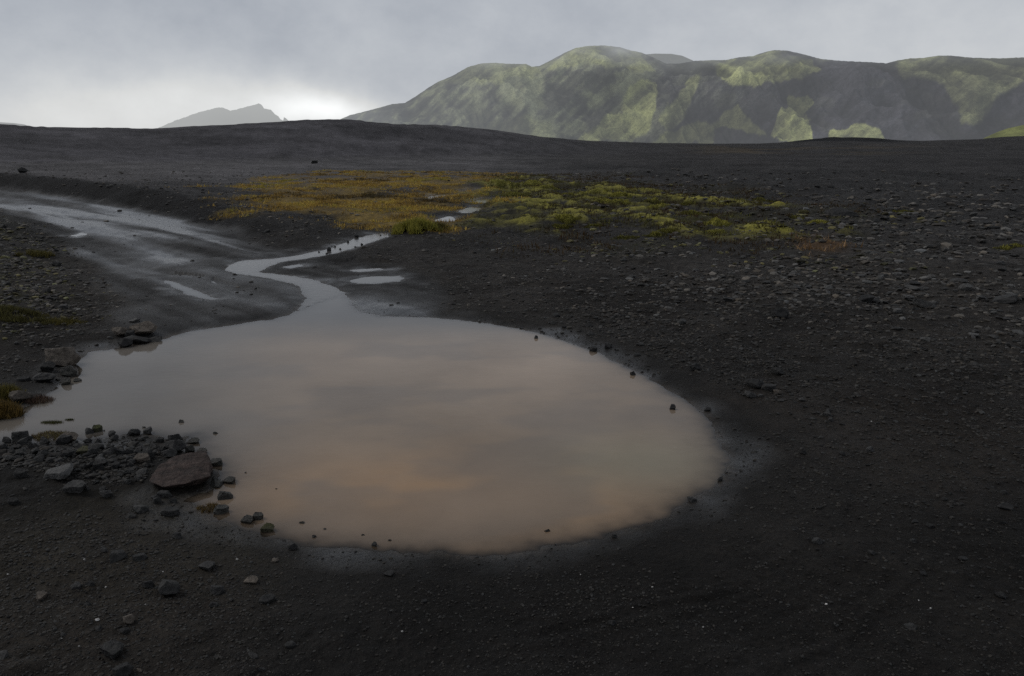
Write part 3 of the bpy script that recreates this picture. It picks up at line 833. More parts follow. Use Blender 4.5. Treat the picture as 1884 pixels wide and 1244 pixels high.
# stones the photograph lets one point to
HERO = [
    (120, 674, 58, .62, M_BROWN, "brown rounded boulder at the left edge of the pond, largest on that shore", "boulder", 0.2),
    (92, 684, 25, .75, M_BASALT, "dark stone just in front of the brown boulder, on the wet sand", "stone", 0.2),
    (128, 692, 28, .75, M_SUNK, "dark block standing in the water directly below the brown boulder", "stone", 0.3),
    (124, 708, 17, .8, M_SUNK, "small dark cube-like stone alone in the water under the brown boulder", "stone", 0.3),
    (141, 703, 15, .4, M_SUNK, "thin flat stone in the water just right of the small cube-like stone", "stone", 0.3),
    (80, 704, 40, .4, M_GREY, "flat stone with a pale top on the left waterline below the brown boulder", "stone", 0.2),
    (42, 702, 22, .4, M_BASALT, "small flat dark stone on the sand left of the pale-topped flat stone", "stone", 0.3),
    (34, 742, 36, .6, M_BROWN, "brown stone beside the golden grass tussock at the left frame edge", "stone", 0.2),
    (62, 738, 26, .4, M_BASALT, "low dark stone at the waterline right of the olive tussock", "stone", 0.3),
    (229, 640, 26, .75, M_BASALT, "round dark stone at the front of the small group on the far left shore", "stone", 0.25),
    (268, 618, 46, .5, M_BROWN, "tan-topped stone, largest of the small group on the far left shore", "stone", 0.15),
    (222, 620, 34, .5, M_BROWN, "brown stone at the left end of the small group on the far left shore", "stone", 0.2),
    (239, 622, 18, .8, M_BASALT, "small dark stone in the middle of the small group on the far left shore", "stone", 0.2),
    (256, 633, 48, .3, M_BASALT, "long flat dark stone at the waterline of the small group on the far left shore", "stone", 0.3),
    (283, 629, 26, .35, M_BASALT, "flat dark stone at the right end of the small group on the far left shore", "stone", 0.3),
    (250, 593, 22, .4, M_PALE, "single pale stone on the sand behind the group on the far left shore", "stone", 0.3),
    (104, 882, 68, .36, M_PALE, "pale grey slab lying flat on the near left bank, largest light stone there", "stone", 0.25),
    (142, 908, 42, .7, M_GREY, "lumpy bluish grey stone just below the pale grey slab", "stone", 0.35),
    (37, 880, 26, .8, M_GREY, "small pyramid-shaped grey stone left of the pale grey slab", "stone", 0.25),
    (158, 836, 28, .65, M_OLIVE, "rounded pale olive stone in the middle of the dark stone heap", "stone", 0.2),
    (178, 796, 21, .8, M_MOSSY, "green mossy round stone in the water behind the dark heap", "stone", 0.3),
    (163, 799, 18, .8, M_GREY, "grey stone leaning against the green mossy round stone", "stone", 0.3),
    (42, 814, 36, .7, M_BASALT, "dark peaked stone at the left waterline of the dark heap", "stone", 0.25),
    (128, 812, 40, .5, M_BROWN, "brownish broad stone on the waterline beside the wet weed", "stone", 0.25),
    (325, 818, 28, .9, M_BASALT, "tall dark pointed stone at the top of the clump above the red rock", "stone", 0.15),
    (322, 836, 40, .85, M_GREY, "biggest rounded dark grey stone of the clump above the red rock", "stone", 0.2),
    (314, 842, 30, .7, M_GREY, "grey stone at the front of the clump above the red rock", "stone", 0.2),
    (301, 834, 20, .8, M_BASALT, "small dark stone at the left of the clump above the red rock", "stone", 0.2),
    (260, 852, 34, .6, M_BROWN, "reddish grey stone at the upper left corner of the red rock", "stone", 0.25),
    (358, 816, 28, .42, M_SUNK, "flat tan stone awash in the water, uppermost in the row right of the heap", "stone", 0.3),
    (351, 832, 19, .85, M_SUNK, "upright dark stone in the water just above the red rock", "stone", 0.25),
    (373, 836, 27, .5, M_SUNK, "low olive stone in the water up and right of the red rock", "stone", 0.25),
    (396, 858, 31, .5, M_SUNK, "dark pointed stone in the water right of the red rock", "stone", 0.25),
    (396, 799, 12, .45, M_SUNK, "tiny stone poking out of the water far above the red rock", "stone", 0.35),
    (333, 778, 12, .5, M_SUNK, "tiny dark stone in open water above the dark heap", "stone", 0.3),
    (425, 890, 30, .5, M_SUNK, "dark oval stone in the water at the right tip of the red rock's stones", "stone", 0.25),
    (400, 894, 40, .35, M_SUNK, "flat wet stone reaching from the red rock into the water", "stone", 0.3),
    (412, 920, 34, .55, M_SUNK, "dark ragged stone in the water below the right tip of the red rock", "stone", 0.25),
    (406, 947, 31, .65, M_SUNK, "wedge-shaped stone in the small bay below the red rock", "stone", 0.25),
    (458, 963, 28, .65, M_SUNK, "left stone of a touching pair in the shallow water near the shore", "stone", 0.25),
    (473, 958, 24, .75, M_SUNK, "right stone of a touching pair in the shallow water near the shore", "stone", 0.25),
    (494, 979, 29, .65, M_OLIVE, "olive green angular stone in the shallows right of a touching pair", "stone", 0.25),
    (557, 964, 14, .5, M_SUNK, "small rusty brown stone in the water at the near shore", "stone", 0.3),
    (578, 990, 10, .7, M_SUNK, "tiny dark stone in the shallows right of the olive green angular stone", "stone", 0.3),
    (540, 1012, 20, .8, M_BASALT, "black crumbly stone on the wet sand at the near shore", "stone", 0.25),
    (690, 1006, 13, .9, M_BASALT, "black round stone standing in the fringe of the pond at bottom centre", "stone", 0.25),
    (667, 986, 9, .4, M_SUNK, "tiny flat stone awash above the black round stone at bottom centre", "stone", 0.3),
    (717, 996, 9, .5, M_SUNK, "tiny stone awash right of the black round stone at bottom centre", "stone", 0.3),
    (1008, 979, 14, .45, M_SUNK, "lone flat brown stone awash at the bottom right of the pond", "stone", 0.3),
    (1238, 754, 13, .9, M_BASALT, "lone black ball-shaped stone in the water near the right shore", "stone", 0.3),
    (1165, 691, 11, .8, M_BASALT, "small black stone in the water on the upper right waterline", "stone", 0.3),
    (986, 623, 9, .8, M_BASALT, "small dark stone in the water at the far shore of the pond", "stone", 0.3),
    (1091, 647, 18, .6, M_BASALT, "dark stone on the far right waterline of the pond", "stone", 0.25),
    (1302, 757, 14, .6, M_BASALT, "dark stone on the right waterline of the pond, right of the black ball-shaped stone", "stone", 0.25),
    (1325, 886, 12, .9, M_BASALT, "upright dark stone at the right tip of the pond", "stone", 0.2),
    (1272, 925, 22, .5, M_BASALT, "broken dark stones' largest piece on the lower right waterline", "stone", 0.3),
    (1131, 990, 12, .8, M_BASALT, "black stone on the sand at the lower right edge of the pond", "stone", 0.25),
    (1388, 716, 42, .45, M_GREY, "long low stone heading the line of stones on the sand right of the pond", "stone", 0.25),
    (1412, 719, 30, .45, M_GREY, "second stone of the line on the sand right of the pond", "stone", 0.25),
    (1378, 733, 24, .55, M_GREY, "rounded stone in front of the line of stones right of the pond", "stone", 0.2),
    (1398, 731, 14, .4, M_GREY, "small flat stone in front of the second stone of the line", "stone", 0.25),
    (1430, 726, 18, .55, M_BROWN, "brownish rounded stone at the right end of the line of stones", "stone", 0.2),
    (1436, 740, 14, .4, M_GREY, "small pale flat stone below the right end of the line of stones", "stone", 0.25),
    (1522, 767, 16, .65, M_GREY, "stone standing apart to the right of the line of stones", "stone", 0.2),
    (1278, 682, 24, .6, M_BASALT, "dark block with a pale top on the sand between pond and gravel", "stone", 0.2),
    (1430, 692, 26, .6, M_GREY, "oval grey stone on the gravel behind the line of stones", "stone", 0.25),
    (1478, 836, 14, .7, M_BASALT, "small dark stone, left one of three spaced out on the right sand", "stone", 0.2),
    (1548, 838, 14, .7, M_BASALT, "small dark stone, middle one of three spaced out on the right sand", "stone", 0.2),
    (1600, 832, 18, .7, M_GREY, "grey stone, right one of three spaced out on the right sand", "stone", 0.2),
    (310, 1100, 44, .85, M_GREY, "angular dark stone, largest standing on the bottom left sand", "stone", 0.15),
    (275, 1082, 22, .8, M_BASALT, "smaller dark stone touching the angular stone on the bottom left sand", "stone", 0.25),
    (213, 1212, 46, .75, M_GREY, "pitted dark lava stone near the bottom left corner", "stone", 0.2),
    (240, 1148, 22, .9, M_BROWN, "rounded brownish stone between the angular and the pitted stones bottom left", "stone", 0.25),
    (385, 1050, 36, .5, M_GREY, "broad grey stone right of and above the angular stone bottom left", "stone", 0.25),
    (402, 1094, 32, .6, M_BASALT, "lumpy dark stone right of the angular stone bottom left", "stone", 0.3),
    (392, 1118, 20, .6, M_BASALT, "small dark stone just below the lumpy dark one bottom left", "stone", 0.3),
    (312, 951, 36, .55, M_GREY, "angular grey stone on the bank below the red rock", "stone", 0.2),
    (258, 945, 30, .6, M_GREY, "grey stone left of the angular grey stone below the red rock", "stone", 0.3),
    (490, 1112, 34, .6, M_BASALT, "half buried dark stone below the near left shore", "stone", 0.4),
    (465, 1074, 30, .6, M_BROWN, "half buried brownish stone below the olive stone's shore", "stone", 0.35),
    (230, 1245, 36, .6, M_BASALT, "dark stone cut by the bottom edge of the picture at lower left", "stone", 0.25),
    (718, 1060, 24, .45, M_BASALT, "dark stone with a shadowed front on the sand at bottom centre", "stone", 0.25),
    (780, 1110, 14, .6, M_BASALT, "small stone on the sand below the black round stone at bottom centre", "stone", 0.3),
    (1125, 1152, 18, .8, M_BASALT, "half buried round stone on the sand at bottom right of centre", "stone", 0.35),
    (1503, 1001, 24, .55, M_BASALT, "dark stone on the tyre-marked sand at lower right", "stone", 0.3),
    (1602, 1022, 16, .7, M_GREY, "grey stone on the sand right of the tyre marks", "stone", 0.25),
    (1675, 1158, 24, .4, M_GREY, "flat greyish stone on the sand near the bottom right", "stone", 0.3),
    (1850, 938, 26, .6, M_BASALT, "dark stone near the right frame edge on the lower sand", "stone", 0.3),
    (1770, 1032, 18, .5, M_BASALT, "stone among a few clods on the lower right sand", "stone", 0.3),
    (1840, 1102, 22, .6, M_BASALT, "low dark stone close to the bottom right corner", "stone", 0.35),
    (1775, 535, 25, .5, M_PALE, "pale rounded stone in the right gravel field, brightest there", "stone", 0.2),
    (1765, 520, 30, .3, M_GREY, "thin slab just behind the brightest pale rounded stone in the gravel", "stone", 0.2),
    (1702, 568, 38, .35, M_GREY, "long sloping slab in the right gravel field", "stone", 0.2),
    (1590, 557, 32, .5, M_BASALT, "dark rounded stone left of the long sloping slab in the gravel", "stone", 0.25),
    (1650, 577, 17, .5, M_PALE, "small pale stone in front of the long sloping slab in the gravel", "stone", 0.2),
    (1846, 560, 48, .25, M_GREY, "long thin slab near the right frame edge in the gravel field", "stone", 0.2),
    (1435, 586, 36, .6, M_BASALT, "dark angular stone on the plain above the line of stones", "stone", 0.2),
    (1340, 555, 20, .45, M_BASALT, "dark stone on the plain left of the dark angular stone", "stone", 0.2),
    (1254, 597, 20, .6, M_GREY, "oval grey stone on the plain above the right end of the pond", "stone", 0.25),
    (1540, 400, 52, .35, M_GREY, "large flat slab lying beside yellow moss on the right plain", "stone", 0.15),
    (1648, 507, 20, .25, M_PALE, "thin pale flake of stone on the plain right of the rust-coloured grass", "stone", 0.2),
    (1790, 398, 14, .5, M_PALE, "pale stone in the far right gravel", "stone", 0.2),
    (578, 301, 13, .5, M_BASALT, "lone dark boulder on the far plain behind the golden moss", "boulder", 0.15),
    (40, 322, 17, .55, M_BASALT, "lone dark boulder on top of the bank at far left", "boulder", 0.1),
    (605, 462, 9, .9, M_BASALT, "small black stone sitting in the stream", "stone", 0.2),
    (656, 437, 9, .6, M_BASALT, "small dark stone at the upper end of the stream", "stone", 0.2),
    (491, 428, 12, .5, M_GREY, "small grey stone on the dark verge below the golden moss", "stone", 0.2),
]
for i, (px, py, w, hr, mat, lab, nm, sink) in enumerate(HERO):
    sk = sink
    stone(px, py, w * (0.94 if py > 780 else 1.04), hr * (0.9 if py > 780 else 1.0), mat, lab, None, nm, 1000 + i * 7, sk, hr < 0.4, 0.85)


def scatter(n, pts, wlo, whi, mats, label, group, hr=(0.4, 0.8), sink=0.28, power=2.0, seed=1, wet_ok=False, flat=0.3):
    rg = np.random.default_rng(seed)
    P = np.array(pts, float); x0, y0 = P.min(0); x1, y1 = P.max(0)
    done = 0; tries = 0; placed = []
    while done < n and tries < n * 60:
        tries += 1
        px = rg.uniform(x0, x1); py = rg.uniform(y0, y1)
        if poly_sd(np.array([px]), np.array([py]), P)[0] > 0: continue
        w = wlo + (whi - wlo) * rg.uniform() ** power
        if any((px - a) ** 2 + ((py - b) * 1.7) ** 2 < (0.36 * (w + c)) ** 2 for a, b, c in placed): continue
        if not wet_ok:
            wx, wy = plane(px, py)
            if gz(wx, wy) < ZW + 0.002: continue
        placed.append((px, py, w))
        stone(px, py, w, rg.uniform(*hr), mats[rg.integers(len(mats))], label, group, "stone", int(rg.integers(100000)), sink, rg.uniform() < flat, rg.uniform(0.65, 1.0))
        done += 1


scatter(62, [(-4, 816), (60, 812), (140, 816), (230, 797), (285, 797), (302, 815), (290, 840), (262, 880), (200, 880), (140, 862), (60, 855), (-4, 860)], 13, 27,
        [M_BASALT, M_BASALT, M_GREY], "dark rough lava stone of the heap on the near left waterline", "dark stones heaped along the near left waterline", (0.5, 0.85), 0.2, 1.6, 11)
scatter(9, [(232, 860), (270, 880), (290, 910), (330, 925), (300, 935), (240, 910), (200, 885)], 14, 26, [M_BASALT, M_GREY],
        "dark stone wedged on the bank in front of the red layered rock", "dark stones around the foot of the red rock", (0.5, 0.8), 0.25, 1.5, 12)
scatter(22, [(0, 890), (220, 890), (300, 960), (480, 1010), (600, 1060), (620, 1244), (0, 1244)], 11, 28, [M_BASALT, M_GREY, M_BASALT, M_BROWN],
        "small half sunk stone scattered on the black sand at bottom left", "small stones strewn on the bottom left sand", (0.45, 0.75), 0.36, 2.2, 13)
scatter(20, [(960, 560), (1080, 560), (1260, 640), (1300, 700), (1200, 680), (1080, 625), (980, 595)], 8, 20, [M_BASALT, M_GREY],
        "dark flattish stone strewn along the sand behind the far right shore of the pond", "dark stones along the far right shore of the pond", (0.35, 0.65), 0.28, 1.8, 14)
scatter(26, [(1450, 480), (1884, 470), (1884, 660), (1700, 640), (1480, 600)], 11, 27, [M_GREY, M_GREY, M_BASALT, M_PALE],
        "flat grey stone of the gravel field on the right plain", "flat stones in the right gravel field", (0.25, 0.55), 0.25, 2.0, 15, flat=0.7)
scatter(15, [(0, 420), (60, 425), (130, 470), (165, 540), (110, 575), (0, 560)], 9, 20, [M_GREY, M_BROWN, M_BASALT],
        "pale-topped stone lying on the stony mound left of the track", "stones on the mound left of the track", (0.35, 0.65), 0.28, 1.8, 16, flat=0.6)
scatter(12, [(1640, 880), (1884, 860), (1884, 1160), (1700, 1100)], 9, 22, [M_BASALT],
        "dark clod-like stone half buried in the lower right sand", "dark clods on the lower right sand", (0.4, 0.7), 0.38, 2.0, 17)
scatter(9, [(1440, 735), (1500, 740), (1560, 780), (1500, 775)], 7, 14, [M_BASALT, M_GREY],
        "little stone trailing off behind the line of stones right of the pond", "little stones trailing right of the pond", (0.4, 0.7), 0.28, 1.5, 18)
scatter(6, [(140, 800), (300, 780), (460, 860), (640, 990), (560, 985), (400, 900)], 6, 10, [M_SUNK],
        "tiny stone just breaking the surface of the pond near its left shore", "tiny stones awash in the pond", (0.3, 0.6), 0.3, 1.5, 19, True)
scatter(8, [(560, 470), (620, 452), (700, 430), (712, 434), (640, 462), (570, 476)], 4, 8, [M_GREY, M_SUNK], "small dark stone lying in the upper run of the stream", "small stones in the upper stream", (0.5, 0.8), 0.25, 1.5, 20, True)
WP = [(436, 1031), (163, 1076), (195, 1082), (268, 1113), (180, 1143), (15, 1058), (114, 1176), (155, 1030), (300, 1053), (146, 1190), (1068, 1058), (1164, 1119), (1200, 1081), (1520, 1113),
      (1550, 833), (1603, 776), (1294, 1155), (740, 1163), (1712, 1120), (1690, 1106)]
for i, (px, py) in enumerate(WP):
    big_ = {0: 6.5, 4: 8.0}.get(i, random.uniform(2.8, 4.4))
    lab = {0: "white chip of stone on the sand just below the near left shore of the pond", 4: "yellowish white pebble on the bottom left sand, largest of the pale specks"}.get(
        i, "tiny white pebble shining on the black foreground sand")
    stone(px, py, big_, .6, M_WHITE, lab, None if i in (0, 4) else "tiny white pebbles on the black sand", "pebble", 5000 + i, 0.2)

# ------------------------------------------------------------------ gravel: far too many to count, one mesh
GPR = [(rock_shape(ICO1, 700 + i, 9, 0.0), ICO1[1]) for i in range(10)]


def image_uniform(n, azlo, azhi, rlo, rhi, seed):
    """points spread so that near and far ground get stones of fitting size"""
    rg = np.random.default_rng(seed)
    t = rg.uniform(0, 1, n)
    dlo, dhi = math.atan2(CZ, rhi), math.atan2(CZ, rlo)
    dep = dlo + (dhi - dlo) * t
    rr = CZ / np.tan(dep)
    aa = rg.uniform(azlo, azhi, n)
    return rr * np.sin(aa), rr * np.cos(aa), rr, rg


def build_gravel(n, seed):
    X, Y, rr, rg = image_uniform(n, math.radians(-46), math.radians(46), 1.9, 70, seed)
    z, mk = ground(X, Y, True)
    a = mk['az']; w = np.minimum(mk['sdp'], mk['sdq'])
    dens = 0.27 + 0.32 * fbm(X / 1.0, Y / 1.2, 3, 120)
    dens += 0.5 * ss(8.5, 14, rr) * ss(0.0, 0.2, a) * (0.45 + 1.3 * fbm(X / 2.5, Y / 2.5, 4, 121)) + 0.35 * ss(-0.05, 0.3, a) * ss(5, 8, rr)
    dens += 0.8 * mk['mound'] + 0.25 * ss(0.0, -1, mk['up'])
    band = ss(0.3, 0.7, w) * ss(2.0, 1.1, w) * ss(0.0, 0.15, a) * ss(5.5, 7, rr)
    dens += 0.5 * band
    dens += 0.5 * ss(-0.25, -0.4, a) * ss(5.0, 4.4, rr)
    heap = poly_sd(X, Y, HEAP)
    dens += 0.9 * ss(0.1, -0.05, heap)
    dens *= (1 - 0.93 * mk['road']) * (1 - 0.85 * mk['gold']) * (1 - 0.6 * mk['green'])
    dens *= ss(68, 34, rr)
    dens *= ss(-0.03, 0.12, w) * (0.35 + 0.65 * ss(0.2, 0.6, w))
    keep = rg.uniform(0, 1, n) < np.clip(dens, 0, 1)
    X, Y, z, rr, a = X[keep], Y[keep], z[keep], rr[keep], a[keep]
    mkm = mk['mound'][keep]; fr = np.maximum(mk['fringe'], mk['green'])[keep]
    m = len(X)
    px = 1.9 + (6.5 + 6.5 * ss(8, 12, rr) * ss(0.0, 0.15, a)) * rg.uniform(0, 1, m) ** 5.5
    px *= np.where(rr < 6, 0.85, 1.0) * (1 + 0.4 * mkm)
    px = px * (1 - 0.35 * ss(20, 45, rr))
    px = px * (1 + 1.1 * ss(0.1, -0.1, heap[keep]))
    s = 0.5 * px * rr / F / np.maximum(1.0, 1.0)
    sc3 = np.stack([s * rg.uniform(0.9, 1.5, m), s * rg.uniform(0.7, 1.1, m), s * rg.uniform(0.35, 0.75, m)], 1)
    sc3[:, 2] *= np.where(rr > 10, 0.8, 1.0)
    th = rg.uniform(0, 2 * PI, m); tx = rg.normal(0, 0.2, m)
    tone = np.exp(rg.normal(0, 0.62, m))
    base = np.array([0.026, 0.0252, 0.0244]) * (1 + 1.0 * ss(6, 13, rr))[:, None]  # near gravel darker too, following the vignette painted into the ground
    base = base * tone[:, None]
    base = np.clip(base, 0.006, (0.034 + 0.12 * ss(5.5, 13, rr))[:, None])
    warmth = rg.uniform(-1, 1, m)[:, None] * np.array([[0.10, 0.01, -0.10]])
    base = base * (1.04 + warmth) * np.array([[1.07, 1.0, 0.90]])
    mossy = (rg.uniform(0, 1, m) < 0.35 * fr + 0.3 * mkm)
    base[mossy] = base[mossy] * np.array([1.15, 1.15, 0.55])
    Vs, Fs, Cs = [], [], []
    off = 0
    pid = rg.integers(0, len(GPR), m)
    for k_ in range(len(GPR)):
        sel = np.where(pid == k_)[0]
        if not len(sel): continue
        P, Fc = GPR[k_]
        q = P[None] * sc3[sel][:, None, :]
        c, s_ = np.cos(tx[sel])[:, None], np.sin(tx[sel])[:, None]
        y2 = q[..., 1] * c - q[..., 2] * s_; z2 = q[..., 1] * s_ + q[..., 2] * c
        c, s_ = np.cos(th[sel])[:, None], np.sin(th[sel])[:, None]
        x3 = q[..., 0] * c - y2 * s_; y3 = q[..., 0] * s_ + y2 * c
        q = np.stack([x3 + X[sel][:, None], y3 + Y[sel][:, None], z2 + (z[sel] + sc3[sel][:, 2] * 0.35)[:, None]], -1)
        Vs.append(q.reshape(-1, 3))
        Fs.append((Fc[None] + (off + np.arange(len(sel)) * len(P))[:, None, None]).reshape(-1, 3))
        Cs.append(np.repeat(base[sel], len(P), 0)); off += len(sel) * len(P)
    return mesh_np("gravel", np.vstack(Vs), np.vstack(Fs), M_GRAVEL, False, {"col": np.vstack(Cs)})


link("gravel", build_gravel(430000, 55), "fine dark lava gravel covering the plain and the banks", "gravel", kind="stuff")


# ------------------------------------------------------------------ moss and grass
def blades(P, h, w, col, k, rg, lean=0.6, col_var=0.3, spread=None):
    """k thin blades at each point of P"""
    n = len(P)
    B = np.repeat(P, k, 0); H = np.repeat(h, k) * rg.uniform(0.3, 1.35, n * k); Wd = np.repeat(w, k)
    sp = np.repeat(spread if spread is not None else h * 0.6, k)
    B = B + np.stack([rg.normal(0, 1, n * k) * sp * 0.6, rg.normal(0, 1, n * k) * sp * 0.6, np.zeros(n * k)], 1)
    th = rg.uniform(0, 2 * PI, n * k)
    d = np.stack([np.cos(th), np.sin(th), np.zeros(n * k)], 1)
    ph = rg.uniform(0, 2 * PI, n * k); ln = rg.uniform(0, lean, n * k)
    up = np.stack([np.cos(ph) * ln, np.sin(ph) * ln, np.sqrt(np.maximum(1 - ln ** 2, 0.02))], 1)
    a = B - d * (Wd / 2)[:, None]; b = B + d * (Wd / 2)[:, None]; c = B + up * H[:, None]
    V = np.stack([a, b, c], 1).reshape(-1, 3)
    Fc = np.arange(n * k * 3).reshape(-1, 3)
    cc = np.repeat(col, k, 0) * np.exp(rg.normal(0, col_var, n * k))[:, None]
    CC = np.stack([cc * 0.75, cc * 0.75, cc], 1).reshape(-1, 3)
    return V, Fc, CC


def carpet(name, n, seed, maskname, pal, hlo, hhi, label, cat, k=5, dens_pow=1.0, clump=1.0):
    X, Y, rr, rg = image_uniform(n, math.radians(-40), math.radians(40), 10, 70, seed)
    # even on the ground rather than even in the picture
    R_ = np.sqrt(rg.uniform(0, 1, n)) * 1.0
    rr = np.sqrt(rg.uniform(10.0 ** 2, 68.0 ** 2, n)); aa = rg.uniform(math.radians(-24), math.radians(30), n)
    X, Y = rr * np.sin(aa), rr * np.cos(aa)
    pre = poly_sd(X, Y, {'gold': GOLD, 'green': GREEN, 'fringe': FRINGE, 'rust': RUST}[maskname]) < 3
    X, Y, rr = X[pre], Y[pre], rr[pre]; n = len(X)
    z, mk = ground(X, Y, True)
    cl = ss(-0.3, 0.4, fbm(X / clump, Y / clump, 4, seed + 4) + (0.22 - 0.45 * ss(22, 50, rr) if maskname == 'gold' else 0))
    keep = (rg.uniform(0, 1, n) < mk[maskname] ** dens_pow * cl) & (np.minimum(mk['sdp'], mk['sdq']) > 0.08)
    X, Y, z, rr = X[keep], Y[keep], z[keep], rr[keep]
    m = len(X)
    t = np.clip(0.5 + 0.45 * fbm(X / 3.4, Y / 3.4, 4, seed + 5) + 0.4 * fbm(X / 0.7, Y / 0.9, 3, seed + 6) + rg.normal(0, 0.12, m), 0, 0.999)
    pal = np.array(pal); f = t * (len(pal) - 1); i0 = f.astype(int); fr = (f - i0)[:, None]
    col = pal[i0] * (1 - fr) + pal[np.minimum(i0 + 1, len(pal) - 1)] * fr
    h = rg.uniform(hlo, hhi, m) * (0.7 + 0.6 * cl[keep])
    V, Fc, CC = blades(np.stack([X, Y, z - 0.01], 1), h, h * 0.26, col, k, rg, 0.85, 0.3)
    link(name, mesh_np(name, V, Fc, M_BLADE, False, {"col": CC}), label, cat, kind="stuff")


carpet("moss_carpet", 420000, 61, 'gold', [(0.08, 0.06, 0.025), (0.22, 0.14, 0.04), (0.42, 0.27, 0.065), (0.58, 0.39, 0.09), (0.56, 0.42, 0.09), (0.36, 0.31, 0.06)], 0.025, 0.085,
       "golden brown carpet of wet moss and dry grass between the track and the hill", "moss", 4, 0.8, 0.9)
carpet("ground_moss", 200000, 62, 'green', [(0.05, 0.04, 0.02), (0.10, 0.085, 0.03), (0.15, 0.14, 0.034), (0.25, 0.24, 0.05), (0.12, 0.09, 0.038)], 0.03, 0.09,
       "patchy olive moss and low growth around the green cushions right of the golden carpet", "moss", 4, 1.2, 1.2)
carpet("dry_grass", 160000, 63, 'fringe', [(0.06, 0.045, 0.022), (0.085, 0.05, 0.022), (0.06, 0.055, 0.022)], 0.03, 0.10,
       "sparse brownish grass thinning out across the right gravel plain", "grass", 3, 3.0, 0.7)
carpet("rust_grass", 60000, 64, 'rust', [(0.26, 0.15, 0.07), (0.34, 0.22, 0.11)], 0.05, 0.14, "small patch of rust-coloured dry grass on the right plain", "grass", 4, 0.8, 0.5)


def cushion(px, py, w, hr, label, seed, bright=1.0, group=None):
    x, y, z = at(px, py)
    dist = math.hypot(x, y); W = w * dist / F / 2
    y2, x2 = y + W * 0.5 * y / dist, x + W * 0.5 * x / dist
    rg = np.random.default_rng(seed)
    n = 46
    lin = np.linspace(-1.25, 1.25, n)
    gx, gy = np.meshgrid(lin, lin); gx = gx.ravel(); gy = gy.ravel()
    q = np.hypot(gx, gy) + 0.42 * fbm(gx * 1.7 + seed, gy * 1.7, 4, seed)
    hump = np.clip(1 - q, -0.3, 1)
    rid = ridged(gx * 1.6 + seed * 3, gy * 1.6, 4, seed + 1)
    hgt = W * hr * (hump * 0.75 + 0.45 * (rid - 0.3) * ss(-0.1, 0.35, hump)) - 0.03
    wx, wy = gx * W, gy * W * 0.8
    gzz = ground(wx + x2, wy + y2) - gz(x2, y2)
    Vw = np.stack([wx, wy, gzz + hgt], 1)
    keepv = (hgt > -0.05)
    ixs = np.arange(n * n).reshape(n, n)
    quad = np.stack([ixs[:-1, :-1], ixs[:-1, 1:], ixs[1:, 1:], ixs[1:, :-1]], -1).reshape(-1, 4)
    quad = quad[keepv[quad].all(1)]
    used = np.unique(quad); rm = np.full(n * n, -1); rm[used] = np.arange(len(used)); quad = rm[quad]; Vw = Vw[used]
    tt = np.clip(0.15 + 0.55 * rid + 0.45 * hump + 0.25 * fbm(gx * 7, gy * 7, 3, seed + 2), 0, 1)[used][:, None]  # lit crests and shaded lows are put into the moss colour
    pal0, pal1 = np.array([0.045, 0.042, 0.014]), np.array([0.27, 0.25, 0.05])
    Cc = (pal0 * (1 - tt) + pal1 * tt) * bright
    tri = np.vstack([quad[:, [0, 1, 2]], quad[:, [0, 2, 3]]])
    m = 900
    pick = rg.integers(0, len(used), m)
    bV, bF, bC = blades(Vw[pick], np.full(m, 0.05), np.full(m, 0.025), Cc[pick] * 1.2, 3, rg, 0.95, 0.4)
    allV = np.vstack([Vw, bV]); allF = np.vstack([tri, bF + len(Vw)]); allC = np.vstack([Cc, bC])
    o = link("moss_cushion", mesh_np("moss_cushion", allV, allF, M_BLADE, True, {"col": allC}), label, "moss", group, loc=(x2, y2, gz(x2, y2)))
    return o


CUSH = [
    (925, 346, 78, .42, "broad yellow-green moss mound next to the golden carpet, leftmost of the mounds", 1.05),
    (985, 344, 62, .38, "yellow-green moss mound second from the golden carpet", 1.15),
    (1006, 347, 46, .35, "small bright moss mound on the right flank of the second mound", 1.2),
    (952, 362, 50, .35, "olive moss mound below the leftmost broad mound", .7),
    (1046, 360, 42, .4, "small olive moss mound left of the long bright one", .85),
    (1095, 356, 80, .30, "long bright moss mound in the middle of the row", 1.15),
    (1138, 360, 42, .45, "steep bright moss mound at the right end of the long one", 1.1),
    (1125, 374, 56, .28, "low bright moss mound in front of the long one", 1.1),
    (1044, 410, 44, .55, "round dark-sided green cushion standing alone in front of the row", 1.0),
    (1034, 420, 32, .4, "small dark cushion at the foot of the round one standing alone", .6),
    (1200, 374, 44, .45, "moss cushion at the back of the pair right of the row", .95),
    (1206, 384, 62, .3, "wide low bright cushion at the front of the pair right of the row", 1.15),
    (1266, 374, 40, .35, "olive cushion to the right behind the front pair", .8),
    (1276, 398, 50, .25, "flat grey-green cushion on the right part of the moss area", .7),
    (1318, 416, 56, .35, "bright yellow-green cushion farthest right of the moss band", 1.15),
    (1314, 432, 36, .25, "small yellow patch of moss just below the farthest right cushion", 1.2),
    (1230, 432, 44, .4, "rounded olive cushion at the lower right edge of the moss band", .75),
    (1206, 436, 36, .35, "left neighbour of the rounded olive cushion at the lower edge", .75),
    (1150, 440, 44, .3, "dark flat cushion on the lower edge of the moss band", .55),
    (1090, 418, 34, .35, "brownish green cushion between the lone round one and the lower edge", .55),
    (1500, 411, 40, .25, "yellow moss streak beside the large flat slab on the right plain", 1.1),
    (1470, 404, 30, .3, "olive moss lump left of the yellow streak on the right plain", .7),
    (1400, 372, 50, .2, "thin brown-green moss patch far back on the right plain", .5),
    (1858, 458, 34, .2, "small yellow moss patch near the right frame edge", .9),
    (1660, 392, 36, .2, "faint orange-brown moss patch in the right gravel", .5),
]
for i, (px, py, w, hr, lab, br) in enumerate(CUSH):
    cushion(px, py, w, hr * 1.15, lab, 40 + i, br * 1.15)


